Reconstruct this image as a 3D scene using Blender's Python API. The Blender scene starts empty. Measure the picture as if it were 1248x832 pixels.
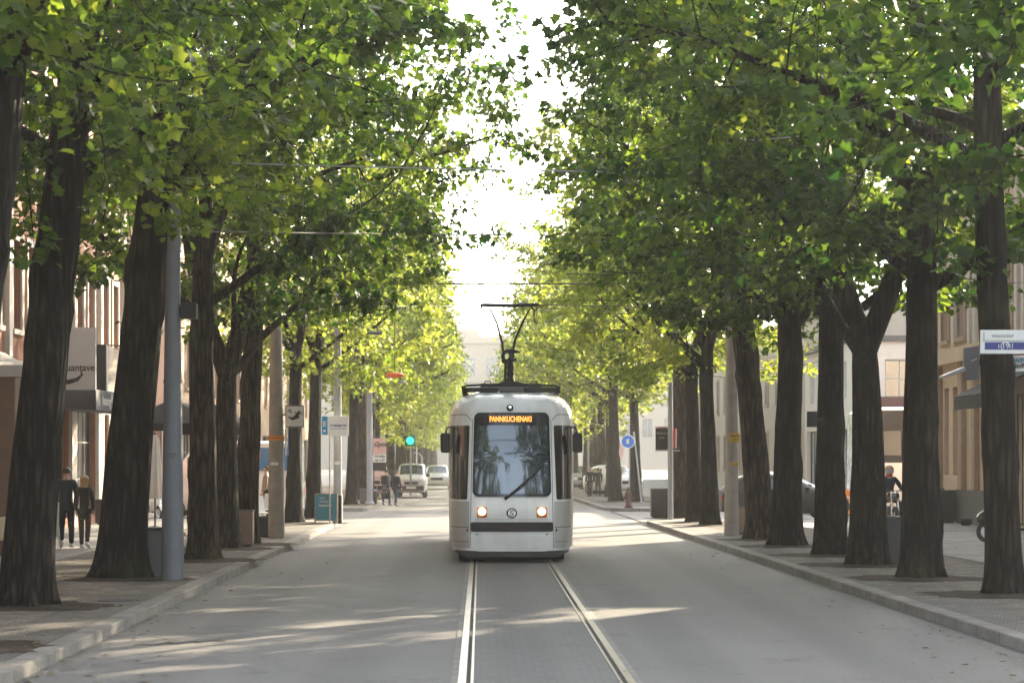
import bpy, bmesh, math, random
import numpy as np
from mathutils import Vector, Matrix
R = math.radians
SC = bpy.context.scene
COL = SC.collection
FPX, VX, VY, CAMH = 2950.0, 586.0, 556.0, 2.01
SW = 0.12                                   # pavement height above the road

def P(x, y, Y):
    """photo pixel (1248x832) at distance Y -> world point"""
    return Vector(((x - VX) / FPX * Y, Y, CAMH - (y - VY) / FPX * Y))

def G(x, y, z=SW):
    """photo pixel of something standing at height z -> world ground point"""
    Y = FPX * (CAMH - z) / (y - VY)
    return Vector(((x - VX) / FPX * Y, Y, z))

# ------------------------------------------------------------------ materials
def new_mat(name):
    m = bpy.data.materials.new(name); m.use_nodes = True
    nt = m.node_tree
    for n in list(nt.nodes): nt.nodes.remove(n)
    out = nt.nodes.new('ShaderNodeOutputMaterial')
    return m, nt, out

def nd(nt, t, **kw):
    n = nt.nodes.new(t)
    for k, v in kw.items():
        if k.startswith('i_'):
            key = k[2:]
            n.inputs[int(key) if key.isdigit() else key.replace('_', ' ')].default_value = v
        else: setattr(n, k, v)
    return n

def ramp(nt, stops):
    r = nt.nodes.new('ShaderNodeValToRGB'); e = r.color_ramp.elements
    while len(e) < len(stops): e.new(0.5)
    for el, (p, c) in zip(e, stops):
        el.position = p; el.color = (*c, 1) if len(c) == 3 else c
    return r

def M(name, col, rough=0.6, metal=0.0, var=0.15, scale=3.0, bump=0.0, bscale=40.0, spec=0.5, coat=0.0, streak=False):
    m, nt, out = new_mat(name)
    b = nd(nt, 'ShaderNodeBsdfPrincipled')
    b.inputs['Roughness'].default_value = rough; b.inputs['Metallic'].default_value = metal
    b.inputs['Specular IOR Level'].default_value = spec; b.inputs['Coat Weight'].default_value = coat
    tc = nd(nt, 'ShaderNodeTexCoord')
    mp = nd(nt, 'ShaderNodeMapping'); nt.links.new(tc.outputs['Object'], mp.inputs[0])
    if streak: mp.inputs['Scale'].default_value = (1, 1, 0.15)
    n = nd(nt, 'ShaderNodeTexNoise', i_Scale=scale, i_Detail=5.0, i_Roughness=0.6)
    nt.links.new(mp.outputs[0], n.inputs[0])
    lo = tuple(c * (1 - var) for c in col); hi = tuple(min(1, c * (1 + var)) for c in col)
    r = ramp(nt, [(0.3, lo), (0.7, hi)])
    nt.links.new(n.outputs[0], r.inputs[0]); nt.links.new(r.outputs[0], b.inputs['Base Color'])
    if var > 0:
        rr = nd(nt, 'ShaderNodeMapRange', i_1=0.3, i_2=0.7, i_3=max(0.02, rough - 0.08), i_4=min(1, rough + 0.08))
        nt.links.new(n.outputs[0], rr.inputs[0]); nt.links.new(rr.outputs[0], b.inputs['Roughness'])
    if bump:
        n2 = nd(nt, 'ShaderNodeTexNoise', i_Scale=bscale, i_Detail=6.0)
        nt.links.new(tc.outputs['Object'], n2.inputs[0])
        bp = nd(nt, 'ShaderNodeBump', i_Strength=bump, i_Distance=0.02)
        nt.links.new(n2.outputs[0], bp.inputs['Height']); nt.links.new(bp.outputs[0], b.inputs['Normal'])
    nt.links.new(b.outputs[0], out.inputs[0])
    return m

def M_emit(name, col, strength):
    m, nt, out = new_mat(name)
    e = nd(nt, 'ShaderNodeEmission'); e.inputs[0].default_value = (*col, 1); e.inputs[1].default_value = strength
    nt.links.new(e.outputs[0], out.inputs[0]); return m

def M_leaf(name, lo, hi, tlo, thi, fac=0.45):
    m, nt, out = new_mat(name)
    a = nd(nt, 'ShaderNodeAttribute', attribute_name='rnd')
    c = nd(nt, 'ShaderNodeAttribute', attribute_name='clump')
    mixv = nd(nt, 'ShaderNodeMath', operation='MULTIPLY_ADD', i_1=0.55)
    cs = nd(nt, 'ShaderNodeMath', operation='MULTIPLY', i_1=0.45)
    nt.links.new(c.outputs['Fac'], cs.inputs[0]); nt.links.new(a.outputs['Fac'], mixv.inputs[0]); nt.links.new(cs.outputs[0], mixv.inputs[2])
    r1 = ramp(nt, [(0.22, lo), (0.62, hi), (0.90, tuple(v * 1.25 for v in hi)), (1.0, (0.11, 0.125, 0.018))])
    r2 = ramp(nt, [(0.24, tlo), (0.68, thi), (1.0, (0.46, 0.50, 0.05))])
    nt.links.new(mixv.outputs[0], r1.inputs[0]); nt.links.new(mixv.outputs[0], r2.inputs[0])
    b = nd(nt, 'ShaderNodeBsdfPrincipled'); b.inputs['Roughness'].default_value = 0.5; b.inputs['Specular IOR Level'].default_value = 0.3
    t = nd(nt, 'ShaderNodeBsdfTranslucent')
    nt.links.new(r1.outputs[0], b.inputs['Base Color']); nt.links.new(r2.outputs[0], t.inputs[0])
    mx = nd(nt, 'ShaderNodeMixShader', i_0=fac)
    nt.links.new(b.outputs[0], mx.inputs[1]); nt.links.new(t.outputs[0], mx.inputs[2]); nt.links.new(mx.outputs[0], out.inputs[0])
    return m

def M_bark(name, c1, c2):
    m, nt, out = new_mat(name)
    tc = nd(nt, 'ShaderNodeTexCoord')
    mp = nd(nt, 'ShaderNodeMapping'); mp.inputs['Scale'].default_value = (15, 15, 2.0)
    nt.links.new(tc.outputs['Object'], mp.inputs[0])
    n0 = nd(nt, 'ShaderNodeTexNoise', i_Scale=1.2, i_Detail=3.0)
    nt.links.new(mp.outputs[0], n0.inputs[0])
    ad = nd(nt, 'ShaderNodeMix', data_type='VECTOR', i_0=0.25)
    nt.links.new(mp.outputs[0], ad.inputs[4]); nt.links.new(n0.outputs['Color'], ad.inputs[5])
    v = nd(nt, 'ShaderNodeTexVoronoi', feature='DISTANCE_TO_EDGE', i_Scale=1.0)
    nt.links.new(ad.outputs[1], v.inputs[0])
    n = nd(nt, 'ShaderNodeTexNoise', i_Scale=2.2, i_Detail=7.0, i_Roughness=0.65)
    nt.links.new(tc.outputs['Object'], n.inputs[0])
    r1 = ramp(nt, [(0.0, tuple(v_ * 0.2 for v_ in c1)), (0.16, c1), (0.5, tuple(v_ * 1.1 for v_ in c2))])
    nt.links.new(v.outputs['Distance'], r1.inputs[0])
    r2 = ramp(nt, [(0.35, (0.65, 0.65, 0.65)), (0.7, (1.25, 1.2, 1.1))])
    nt.links.new(n.outputs[0], r2.inputs[0])
    mu = nd(nt, 'ShaderNodeMix', data_type='RGBA', blend_type='MULTIPLY', i_0=1.0)
    nt.links.new(r1.outputs[0], mu.inputs[6]); nt.links.new(r2.outputs[0], mu.inputs[7])
    mo = nd(nt, 'ShaderNodeTexNoise', i_Scale=0.9, i_Detail=6.0, i_Roughness=0.7); nt.links.new(tc.outputs['Object'], mo.inputs[0])
    mr = ramp(nt, [(0.52, (0, 0, 0)), (0.68, (1, 1, 1))]); nt.links.new(mo.outputs[0], mr.inputs[0])
    mg = nd(nt, 'ShaderNodeMix', data_type='RGBA'); mg.inputs[7].default_value = (c2[0]*.95, c2[1]*1.35, c2[2]*.75, 1)
    mf = nd(nt, 'ShaderNodeMath', operation='MULTIPLY', i_1=.55); nt.links.new(mr.outputs[0], mf.inputs[0]); nt.links.new(mf.outputs[0], mg.inputs[0]); nt.links.new(mu.outputs[2], mg.inputs[6])
    mu = mg
    b = nd(nt, 'ShaderNodeBsdfPrincipled', ); b.inputs['Roughness'].default_value = 0.9; b.inputs['Specular IOR Level'].default_value = 0.2
    nt.links.new(mu.outputs[2], b.inputs['Base Color'])
    bp = nd(nt, 'ShaderNodeBump', i_Strength=1.0, i_Distance=0.06)
    nt.links.new(v.outputs['Distance'], bp.inputs['Height'])
    bp2 = nd(nt, 'ShaderNodeBump', i_Strength=0.5, i_Distance=0.01)
    n3 = nd(nt, 'ShaderNodeTexNoise', i_Scale=60.0, i_Detail=4.0); nt.links.new(tc.outputs['Object'], n3.inputs[0])
    nt.links.new(n3.outputs[0], bp2.inputs['Height']); nt.links.new(bp.outputs[0], bp2.inputs['Normal'])
    nt.links.new(bp2.outputs[0], b.inputs['Normal']); nt.links.new(b.outputs[0], out.inputs[0])
    return m

def M_glass(name, col=(0.012, 0.016, 0.02), refl=0.16, rough=0.03):
    m, nt, out = new_mat(name)
    d = nd(nt, 'ShaderNodeBsdfPrincipled'); d.inputs['Base Color'].default_value = (*col, 1); d.inputs['Roughness'].default_value = 0.25
    g = nd(nt, 'ShaderNodeBsdfGlossy'); g.inputs['Roughness'].default_value = rough; g.inputs[0].default_value = (0.78, 0.9, 1, 1)
    ge = nd(nt, 'ShaderNodeNewGeometry')
    dt = nd(nt, 'ShaderNodeVectorMath', operation='DOT_PRODUCT'); nt.links.new(ge.outputs['Normal'], dt.inputs[0]); nt.links.new(ge.outputs['Incoming'], dt.inputs[1])
    ab = nd(nt, 'ShaderNodeMath', operation='ABSOLUTE'); nt.links.new(dt.outputs['Value'], ab.inputs[0])
    su = nd(nt, 'ShaderNodeMath', operation='SUBTRACT', i_0=1.0); nt.links.new(ab.outputs[0], su.inputs[1])
    po = nd(nt, 'ShaderNodeMath', operation='POWER', i_1=5.0); nt.links.new(su.outputs[0], po.inputs[0])
    ad = nd(nt, 'ShaderNodeMath', operation='MULTIPLY_ADD', use_clamp=True, i_1=.85, i_2=.04 + refl); nt.links.new(po.outputs[0], ad.inputs[0])
    mx = nd(nt, 'ShaderNodeMixShader'); nt.links.new(ad.outputs[0], mx.inputs[0])
    nt.links.new(d.outputs[0], mx.inputs[1]); nt.links.new(g.outputs[0], mx.inputs[2]); nt.links.new(mx.outputs[0], out.inputs[0])
    return m

def M_asphalt(name, base, pale, setts=False):
    m, nt, out = new_mat(name)
    tc = nd(nt, 'ShaderNodeTexCoord')
    big = nd(nt, 'ShaderNodeTexNoise', i_Scale=0.35, i_Detail=6.0, i_Roughness=0.6)
    mp = nd(nt, 'ShaderNodeMapping'); mp.inputs['Scale'].default_value = (1.6, 0.35, 1)
    nt.links.new(tc.outputs['Object'], mp.inputs[0]); nt.links.new(mp.outputs[0], big.inputs[0])
    fine = nd(nt, 'ShaderNodeTexNoise', i_Scale=38.0, i_Detail=4.0, i_Roughness=0.75)
    nt.links.new(tc.outputs['Object'], fine.inputs[0])
    sp = nd(nt, 'ShaderNodeTexVoronoi', i_Scale=70.0); nt.links.new(tc.outputs['Object'], sp.inputs[0])
    r1 = ramp(nt, [(0.3, base), (0.72, pale)]); nt.links.new(big.outputs[0], r1.inputs[0])
    r2 = ramp(nt, [(0.25, (0.6, 0.6, 0.6)), (0.75, (1.35, 1.35, 1.35))]); nt.links.new(fine.outputs[0], r2.inputs[0])
    mu = nd(nt, 'ShaderNodeMix', data_type='RGBA', blend_type='MULTIPLY', i_0=1.0)
    nt.links.new(r1.outputs[0], mu.inputs[6]); nt.links.new(r2.outputs[0], mu.inputs[7])
    b = nd(nt, 'ShaderNodeBsdfPrincipled'); b.inputs['Specular IOR Level'].default_value = 0.35
    colout = mu.outputs[2]
    ck = nd(nt, 'ShaderNodeTexVoronoi', feature='DISTANCE_TO_EDGE', i_Scale=0.22)
    cn = nd(nt, 'ShaderNodeTexNoise', i_Scale=1.3, i_Detail=6.0)
    nt.links.new(tc.outputs['Object'], cn.inputs[0])
    cm = nd(nt, 'ShaderNodeMix', data_type='VECTOR', i_0=0.35)
    nt.links.new(tc.outputs['Object'], cm.inputs[4]); nt.links.new(cn.outputs['Color'], cm.inputs[5]); nt.links.new(cm.outputs[1], ck.inputs[0])
    cr = ramp(nt, [(0.0, (0.45, 0.45, 0.45)), (0.006, (1, 1, 1))]); nt.links.new(ck.outputs[0], cr.inputs[0])
    mu2 = nd(nt, 'ShaderNodeMix', data_type='RGBA', blend_type='MULTIPLY', i_0=0.0 if setts else 0.18)
    nt.links.new(colout, mu2.inputs[6]); nt.links.new(cr.outputs[0], mu2.inputs[7]); colout = mu2.outputs[2]
    hsrc = fine.outputs[0]
    # worn wheel lanes, oil spots and repaired patches
    sx_ = nd(nt, 'ShaderNodeSeparateXYZ'); nt.links.new(tc.outputs['Object'], sx_.inputs[0])
    wv = nd(nt, 'ShaderNodeMath', operation='SINE'); ml = nd(nt, 'ShaderNodeMath', operation='MULTIPLY', i_1=3.7); nt.links.new(sx_.outputs[0], ml.inputs[0]); nt.links.new(ml.outputs[0], wv.inputs[0])
    wn_ = nd(nt, 'ShaderNodeMath', operation='MULTIPLY'); nt.links.new(wv.outputs[0], wn_.inputs[0]); nt.links.new(big.outputs[0], wn_.inputs[1])
    wr = ramp(nt, [(0.0, (1, 1, 1)), (0.45, (0.86, 0.86, 0.87))]); nt.links.new(wn_.outputs[0], wr.inputs[0])
    mw = nd(nt, 'ShaderNodeMix', data_type='RGBA', blend_type='MULTIPLY', i_0=1.0); nt.links.new(colout, mw.inputs[6]); nt.links.new(wr.outputs[0], mw.inputs[7]); colout = mw.outputs[2]
    ov = nd(nt, 'ShaderNodeTexNoise', i_Scale=0.9, i_Detail=8.0, i_Roughness=0.8); nt.links.new(tc.outputs['Object'], ov.inputs[0])
    orr = ramp(nt, [(0.30, (0.5, 0.49, 0.48)), (0.43, (1, 1, 1)), (0.62, (1, 1, 1)), (0.74, (1.18, 1.17, 1.15))]); nt.links.new(ov.outputs[0], orr.inputs[0])
    mo = nd(nt, 'ShaderNodeMix', data_type='RGBA', blend_type='MULTIPLY', i_0=1.0); nt.links.new(colout, mo.inputs[6]); nt.links.new(orr.outputs[0], mo.inputs[7]); colout = mo.outputs[2]
    if setts:
        br = nd(nt, 'ShaderNodeTexBrick', i_Scale=1.0)
        br.inputs['Color1'].default_value = (1.1, 1.1, 1.1, 1); br.inputs['Color2'].default_value = (0.85, 0.85, 0.87, 1); br.inputs['Mortar'].default_value = (0.55, 0.53, 0.5, 1)
        br.inputs['Mortar Size'].default_value = 0.006; br.inputs['Brick Width'].default_value = 0.17; br.inputs['Row Height'].default_value = 0.1
        nt.links.new(tc.outputs['Object'], br.inputs[0])
        mu3 = nd(nt, 'ShaderNodeMix', data_type='RGBA', blend_type='MULTIPLY', i_0=0.45)
        nt.links.new(colout, mu3.inputs[6]); nt.links.new(br.outputs[0], mu3.inputs[7]); colout = mu3.outputs[2]
    nt.links.new(colout, b.inputs['Base Color'])
    rr = nd(nt, 'ShaderNodeMapRange', i_1=0.3, i_2=0.7, i_3=0.62, i_4=0.85)
    nt.links.new(big.outputs[0], rr.inputs[0]); nt.links.new(rr.outputs[0], b.inputs['Roughness'])
    bp = nd(nt, 'ShaderNodeBump', i_Strength=0.5, i_Distance=0.012); nt.links.new(hsrc, bp.inputs['Height'])
    bp2 = nd(nt, 'ShaderNodeBump', i_Strength=0.4, i_Distance=0.006); nt.links.new(sp.outputs[0], bp2.inputs['Height']); nt.links.new(bp.outputs[0], bp2.inputs['Normal'])
    nt.links.new(bp2.outputs[0], b.inputs['Normal']); nt.links.new(b.outputs[0], out.inputs[0])
    return m

def M_pave(name, c1, c2, joint, w, h, msize, big=0.5, rot=0.0, rough=0.85):
    m, nt, out = new_mat(name)
    tc = nd(nt, 'ShaderNodeTexCoord')
    mp = nd(nt, 'ShaderNodeMapping'); mp.inputs['Rotation'].default_value = (0, 0, rot); nt.links.new(tc.outputs['Object'], mp.inputs[0])
    nz = nd(nt, 'ShaderNodeTexNoise', i_Scale=6.0, i_Detail=2.0); nt.links.new(mp.outputs[0], nz.inputs[0])
    wob = nd(nt, 'ShaderNodeMix', data_type='VECTOR', i_0=0.03)
    nt.links.new(mp.outputs[0], wob.inputs[4]); nt.links.new(nz.outputs['Color'], wob.inputs[5])
    br = nd(nt, 'ShaderNodeTexBrick', i_Scale=1.0)
    br.inputs['Color1'].default_value = (*c1, 1); br.inputs['Color2'].default_value = (*c2, 1); br.inputs['Mortar'].default_value = (*joint, 1)
    br.inputs['Mortar Size'].default_value = msize; br.inputs['Brick Width'].default_value = w; br.inputs['Row Height'].default_value = h
    nt.links.new(wob.outputs[1], br.inputs[0])
    n = nd(nt, 'ShaderNodeTexNoise', i_Scale=big, i_Detail=7.0, i_Roughness=0.65); nt.links.new(tc.outputs['Object'], n.inputs[0])
    r = ramp(nt, [(0.3, (0.7, 0.68, 0.66)), (0.7, (1.2, 1.2, 1.2))]); nt.links.new(n.outputs[0], r.inputs[0])
    mu = nd(nt, 'ShaderNodeMix', data_type='RGBA', blend_type='MULTIPLY', i_0=1.0)
    nt.links.new(br.outputs[0], mu.inputs[6]); nt.links.new(r.outputs[0], mu.inputs[7])
    b = nd(nt, 'ShaderNodeBsdfPrincipled'); b.inputs['Roughness'].default_value = rough; b.inputs['Specular IOR Level'].default_value = 0.3
    nt.links.new(mu.outputs[2], b.inputs['Base Color'])
    bp = nd(nt, 'ShaderNodeBump', i_Strength=0.8, i_Distance=0.012, invert=True); nt.links.new(br.outputs['Fac'], bp.inputs['Height'])
    n2 = nd(nt, 'ShaderNodeTexNoise', i_Scale=45.0, i_Detail=4.0); nt.links.new(tc.outputs['Object'], n2.inputs[0])
    bp2 = nd(nt, 'ShaderNodeBump', i_Strength=0.5, i_Distance=0.01); nt.links.new(n2.outputs[0], bp2.inputs['Height']); nt.links.new(bp.outputs[0], bp2.inputs['Normal'])
    nt.links.new(bp2.outputs[0], b.inputs['Normal']); nt.links.new(b.outputs[0], out.inputs[0])
    return m

def M_gravel(name, c1, c2, sc=35.0):
    m, nt, out = new_mat(name)
    tc = nd(nt, 'ShaderNodeTexCoord')
    v = nd(nt, 'ShaderNodeTexVoronoi', i_Scale=sc); nt.links.new(tc.outputs['Object'], v.inputs[0])
    n = nd(nt, 'ShaderNodeTexNoise', i_Scale=1.4, i_Detail=8.0, i_Roughness=0.7); nt.links.new(tc.outputs['Object'], n.inputs[0])
    r = ramp(nt, [(0.35, c1), (0.68, c2)]); nt.links.new(n.outputs[0], r.inputs[0])
    hsv = nd(nt, 'ShaderNodeMix', data_type='RGBA', blend_type='SOFT_LIGHT', i_0=0.5)
    bw = nd(nt, 'ShaderNodeRGBToBW'); nt.links.new(v.outputs['Color'], bw.inputs[0])
    nt.links.new(r.outputs[0], hsv.inputs[6]); nt.links.new(bw.outputs[0], hsv.inputs[7])
    b = nd(nt, 'ShaderNodeBsdfPrincipled'); b.inputs['Roughness'].default_value = 0.95; b.inputs['Specular IOR Level'].default_value = 0.15
    nt.links.new(hsv.outputs[2], b.inputs['Base Color'])
    bp = nd(nt, 'ShaderNodeBump', i_Strength=0.8, i_Distance=0.02); nt.links.new(v.outputs[0], bp.inputs['Height'])
    nt.links.new(bp.outputs[0], b.inputs['Normal']); nt.links.new(b.outputs[0], out.inputs[0])
    return m

MT = {}
def defmats():
    d = MT
    d['road'] = M_asphalt('road_asphalt', (0.155, 0.149, 0.146), (0.235, 0.224, 0.214))
    d['track'] = M_asphalt('track_bed', (0.145, 0.142, 0.141), (0.21, 0.203, 0.198), setts=True)
    d['concrete'] = M('pale_concrete', (0.24, 0.228, 0.21), 0.85, var=0.3, scale=5, bump=0.4)
    d['rail'] = M('rail_steel', (0.44, 0.40, 0.345), 0.34, metal=0.9, var=0.35, scale=6)
    d['groove'] = M('rail_groove', (0.02, 0.018, 0.016), 0.8)
    d['kerb'] = M_pave('granite_kerb', (0.25, 0.235, 0.215), (0.19, 0.18, 0.168), (0.11, 0.1, 0.09), 40.0, 1.1, 0.012, big=2.0)
    d['sett'] = M_pave('granite_setts', (0.20, 0.185, 0.17), (0.14, 0.132, 0.125), (0.07, 0.062, 0.055), 0.14, 0.10, 0.012, big=1.2)
    d['slab'] = M_pave('paving_slabs', (0.30, 0.285, 0.265), (0.25, 0.24, 0.225), (0.12, 0.11, 0.10), 0.62, 0.42, 0.008, big=0.8)
    d['gravel'] = M_gravel('gravel_strip', (0.13, 0.115, 0.10), (0.24, 0.215, 0.19))
    d['soil'] = M_gravel('dark_soil', (0.035, 0.026, 0.02), (0.075, 0.058, 0.045), 22.0)
    d['bark'] = M_bark('bark_dark', (0.013, 0.0105, 0.009), (0.038, 0.031, 0.026))
    d['bark_lit_brown'] = M_bark('bark_lit_brown', (0.038, 0.027, 0.019), (0.085, 0.062, 0.045))  # browner copy of the bark, with the tone of sunlit trunks painted in
    d['leaf'] = M_leaf('leaf_green', (0.008, 0.022, 0.004), (0.030, 0.070, 0.009), (0.04, 0.12, 0.010), (0.29, 0.43, 0.035), .40)
    d['leaf_deep'] = M_leaf('leaf_deep_green', (0.007, 0.021, 0.004), (0.023, 0.060, 0.010), (0.032, 0.11, 0.010), (0.22, 0.35, 0.03), .40)
    d['leaf_far'] = M_leaf('leaf_backlit_green', (0.03, 0.055, 0.010), (0.075, 0.12, 0.02), (0.20, 0.30, 0.03), (0.50, 0.55, 0.07))  # paler leaf copy, backlit glow put into its colours
    d['white_paint'] = M('tram_white_paint', (0.87, 0.86, 0.84), 0.28, var=0.07, scale=2.5, coat=0.3, streak=True)
    d['grey_shade_paint'] = M('tram_grey_shade_paint', (0.50, 0.485, 0.455), 0.35, var=0.12, scale=2.0, streak=True)  # door grey, also the shade tone painted on the angled cab corners
    d['black'] = M('black_rubber', (0.016, 0.015, 0.015), 0.55, var=0.3)
    d['black_metal'] = M('black_metal', (0.02, 0.02, 0.021), 0.45, metal=0.3, var=0.3)
    d['black_gloss'] = M('black_gloss', (0.012, 0.012, 0.013), 0.12, var=0.1)
    d['under'] = M('underframe_black', (0.010, 0.010, 0.010), 0.9)
    d['glass'] = M_glass('tram_glass', (0.010, 0.014, 0.020), 0.07)
    d['glass_side'] = M_glass('tinted_glass', (0.008, 0.009, 0.010), 0.04)
    d['car_glass'] = M_glass('car_glass', (0.012, 0.015, 0.017), 0.015)
    d['win_glass'] = M_glass('window_glass', (0.03, 0.034, 0.038), 0.14)
    d['steel'] = M('brushed_steel', (0.55, 0.55, 0.56), 0.35, metal=0.9)
    d['chrome'] = M('chrome', (0.8, 0.8, 0.8), 0.12, metal=1.0, var=0.02)
    d['amber'] = M('amber_housing', (0.42, 0.10, 0.02), 0.3)
    d['lamp'] = M_emit('headlamp_glow', (1.0, 0.60, 0.24), 3.0)
    d['led'] = M_emit('amber_led', (1.0, 0.36, 0.06), 0.55)
    d['pole_grey'] = M('pole_blue_grey', (0.135, 0.145, 0.165), 0.5, metal=0.1, var=0.12, bump=0.05)
    d['pole_light'] = M('pole_light_grey', (0.36, 0.37, 0.39), 0.5, var=0.12)
    d['pole_conc'] = M('pole_concrete', (0.30, 0.265, 0.23), 0.8, var=0.2, scale=4, bump=0.3)
    d['yellow'] = M('yellow_plate', (0.62, 0.36, 0.03), 0.5, var=0.08)
    d['orange'] = M('orange_band', (0.75, 0.26, 0.02), 0.5, var=0.08)
    d['orange_bright'] = M('orange_plastic', (0.85, 0.16, 0.03), 0.4, var=0.05)
    d['white'] = M('white_enamel', (0.75, 0.75, 0.74), 0.45, var=0.04)
    d['offwhite'] = M('offwhite_board', (0.52, 0.51, 0.50), 0.6, var=0.08)
    d['greyboard'] = M('pale_grey_board', (0.40, 0.40, 0.41), 0.6, var=0.06)
    d['blue'] = M('sign_blue', (0.02, 0.16, 0.55), 0.4, var=0.05)
    d['cyan'] = M('sign_cyan', (0.02, 0.27, 0.55), 0.4, var=0.05)
    d['navy'] = M('sign_navy', (0.015, 0.03, 0.20), 0.35, var=0.08)
    d['teal'] = M('teal_board', (0.012, 0.14, 0.20), 0.45, var=0.12)
    d['red'] = M('red_paint', (0.55, 0.03, 0.03), 0.4, var=0.08)
    d['darkred'] = M('dark_red_paint', (0.085, 0.030, 0.026), 0.75, var=0.15)
    d['pink'] = M('pale_pink_paint', (0.62, 0.40, 0.37), 0.4, var=0.08)
    d['anthracite'] = M('anthracite_box', (0.030, 0.029, 0.030), 0.55, var=0.2, bump=0.1)
    d['boxgrey'] = M('cabinet_grey', (0.10, 0.098, 0.10), 0.6, var=0.12, bump=0.1)
    d['tan'] = M('tan_board', (0.25, 0.17, 0.12), 0.6, var=0.12, scale=6)
    d['brown_canvas'] = M('brown_canvas', (0.17, 0.105, 0.07), 0.85, var=0.15, bump=0.2)
    d['grey_canvas'] = M('grey_canvas', (0.42, 0.40, 0.38), 0.85, var=0.12, bump=0.2)
    d['navy_canvas'] = M('navy_canvas', (0.028, 0.03, 0.042), 0.85, var=0.2, bump=0.2)
    d['black_canvas'] = M('black_canvas', (0.015, 0.014, 0.014), 0.85, var=0.2)
    d['white_cloth'] = M('white_cloth', (0.62, 0.57, 0.53), 0.9, var=0.1)
    d['cream'] = M('cream_paint', (0.62, 0.50, 0.33), 0.35, var=0.05, coat=0.3)
    d['brick'] = M_pave('orange_brick', (0.36, 0.15, 0.085), (0.30, 0.12, 0.07), (0.30, 0.22, 0.17), 0.25, 0.075, 0.01)
    d['terracotta'] = M('terracotta_render', (0.40, 0.19, 0.11), 0.85, var=0.12)
    d['stone_white'] = M('white_stone', (0.50, 0.45, 0.39), 0.8, var=0.1, bump=0.15)
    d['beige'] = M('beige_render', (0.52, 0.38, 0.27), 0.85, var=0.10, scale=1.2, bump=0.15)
    d['beige_dark'] = M('beige_dark_stone', (0.33, 0.235, 0.165), 0.85, var=0.12, bump=0.15)  # darker brownish beige for pilasters and window surrounds
    d['plinth'] = M('grey_plinth', (0.10, 0.095, 0.092), 0.8, var=0.2, bump=0.2)
    d['render_white'] = M('white_render', (0.64, 0.60, 0.54), 0.85, var=0.06, bump=0.1)
    d['far_stone'] = M('far_pale_stone', (0.42, 0.365, 0.30), 0.85, var=0.1)
    d['frame_dark'] = M('dark_frame', (0.035, 0.032, 0.03), 0.5)
    d['frame_light'] = M('pale_frame', (0.6, 0.58, 0.55), 0.5)
    d['rooftile'] = M('roof_slate', (0.10, 0.09, 0.085), 0.8)
    d['curtain'] = M('cream_curtain', (0.42, 0.38, 0.30), 0.9, var=0.25, scale=8)
    d['maroon'] = M('maroon_canvas', (0.12, 0.05, 0.045), 0.8)
    d['skin'] = M('skin', (0.50, 0.30, 0.22), 0.55, var=0.05)
    d['navy_cloth'] = M('navy_jacket', (0.014, 0.018, 0.035), 0.85, var=0.2, bump=0.2)
    d['dark_cloth'] = M('dark_trousers', (0.012, 0.013, 0.018), 0.9, var=0.2, bump=0.2)
    d['olive_cloth'] = M('dark_brown_coat', (0.028, 0.023, 0.018), 0.85, var=0.2, bump=0.2)
    d['brown_cloth'] = M('brown_trousers', (0.055, 0.035, 0.03), 0.85, var=0.2)
    d['grey_cloth'] = M('grey_jacket', (0.16, 0.17, 0.18), 0.85, var=0.2)
    d['jean'] = M('blue_jeans', (0.03, 0.045, 0.09), 0.85, var=0.2)
    d['blonde'] = M('blonde_hair', (0.36, 0.22, 0.09), 0.6, var=0.25, scale=30)
    d['brown_hair'] = M('brown_hair', (0.06, 0.035, 0.02), 0.6, var=0.25, scale=30)
    d['shoe'] = M('pale_shoe', (0.5, 0.48, 0.46), 0.6)
    d['dark_shoe'] = M('dark_shoe', (0.02, 0.02, 0.02), 0.5)
    d['car_white'] = M('car_white', (0.72, 0.72, 0.71), 0.25, var=0.03, coat=0.5)
    d['car_dark'] = M('car_dark', (0.015, 0.016, 0.018), 0.5, var=0.05, coat=0.1)
    d['car_silver'] = M('car_silver', (0.42, 0.43, 0.45), 0.3, metal=0.5, var=0.05, coat=0.4)
    d['car_blue'] = M('bus_blue', (0.03, 0.16, 0.38), 0.3, var=0.05, coat=0.4)
    d['helmet'] = M('tan_helmet', (0.45, 0.27, 0.12), 0.3, var=0.1)
    d['green_light'] = M_emit('green_signal', (0.03, 0.85, 0.42), 0.5)
    d['wire'] = M('overhead_wire', (0.06, 0.055, 0.05), 0.6, metal=0.3)
    d['wire_pale'] = M('pale_wire', (0.35, 0.36, 0.37), 0.5, metal=0.3)
    d['ground'] = M_asphalt('city_ground', (0.10, 0.098, 0.095), (0.16, 0.155, 0.15))
defmats()

# ------------------------------------------------------------------ objects
def tag(o, label=None, cat=None, group=None, kind=None):
    if label: o['label'] = label
    if cat: o['category'] = cat
    if group: o['group'] = group
    if kind: o['kind'] = kind
    return o

def thing(name, label, cat, loc=(0, 0, 0), rotz=0.0, group=None, scale=1.0):
    o = bpy.data.objects.new(name, None); COL.objects.link(o)
    o.empty_display_size = 0.2
    o.location = loc; o.rotation_euler = (0, 0, rotz); o.scale = (scale,) * 3
    return tag(o, label, cat, group)

def copy_tree(o, parent=None):
    c = o.copy(); COL.objects.link(c); c.parent = parent
    for ch in list(o.children): copy_tree(ch, c)
    return c

def link(name, me, mat, parent=None):
    o = bpy.data.objects.new(name, me); COL.objects.link(o)
    if mat is not None and not me.materials: me.materials.append(MT[mat] if isinstance(mat, str) else mat)
    if parent is not None: o.parent = parent
    return o

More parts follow.
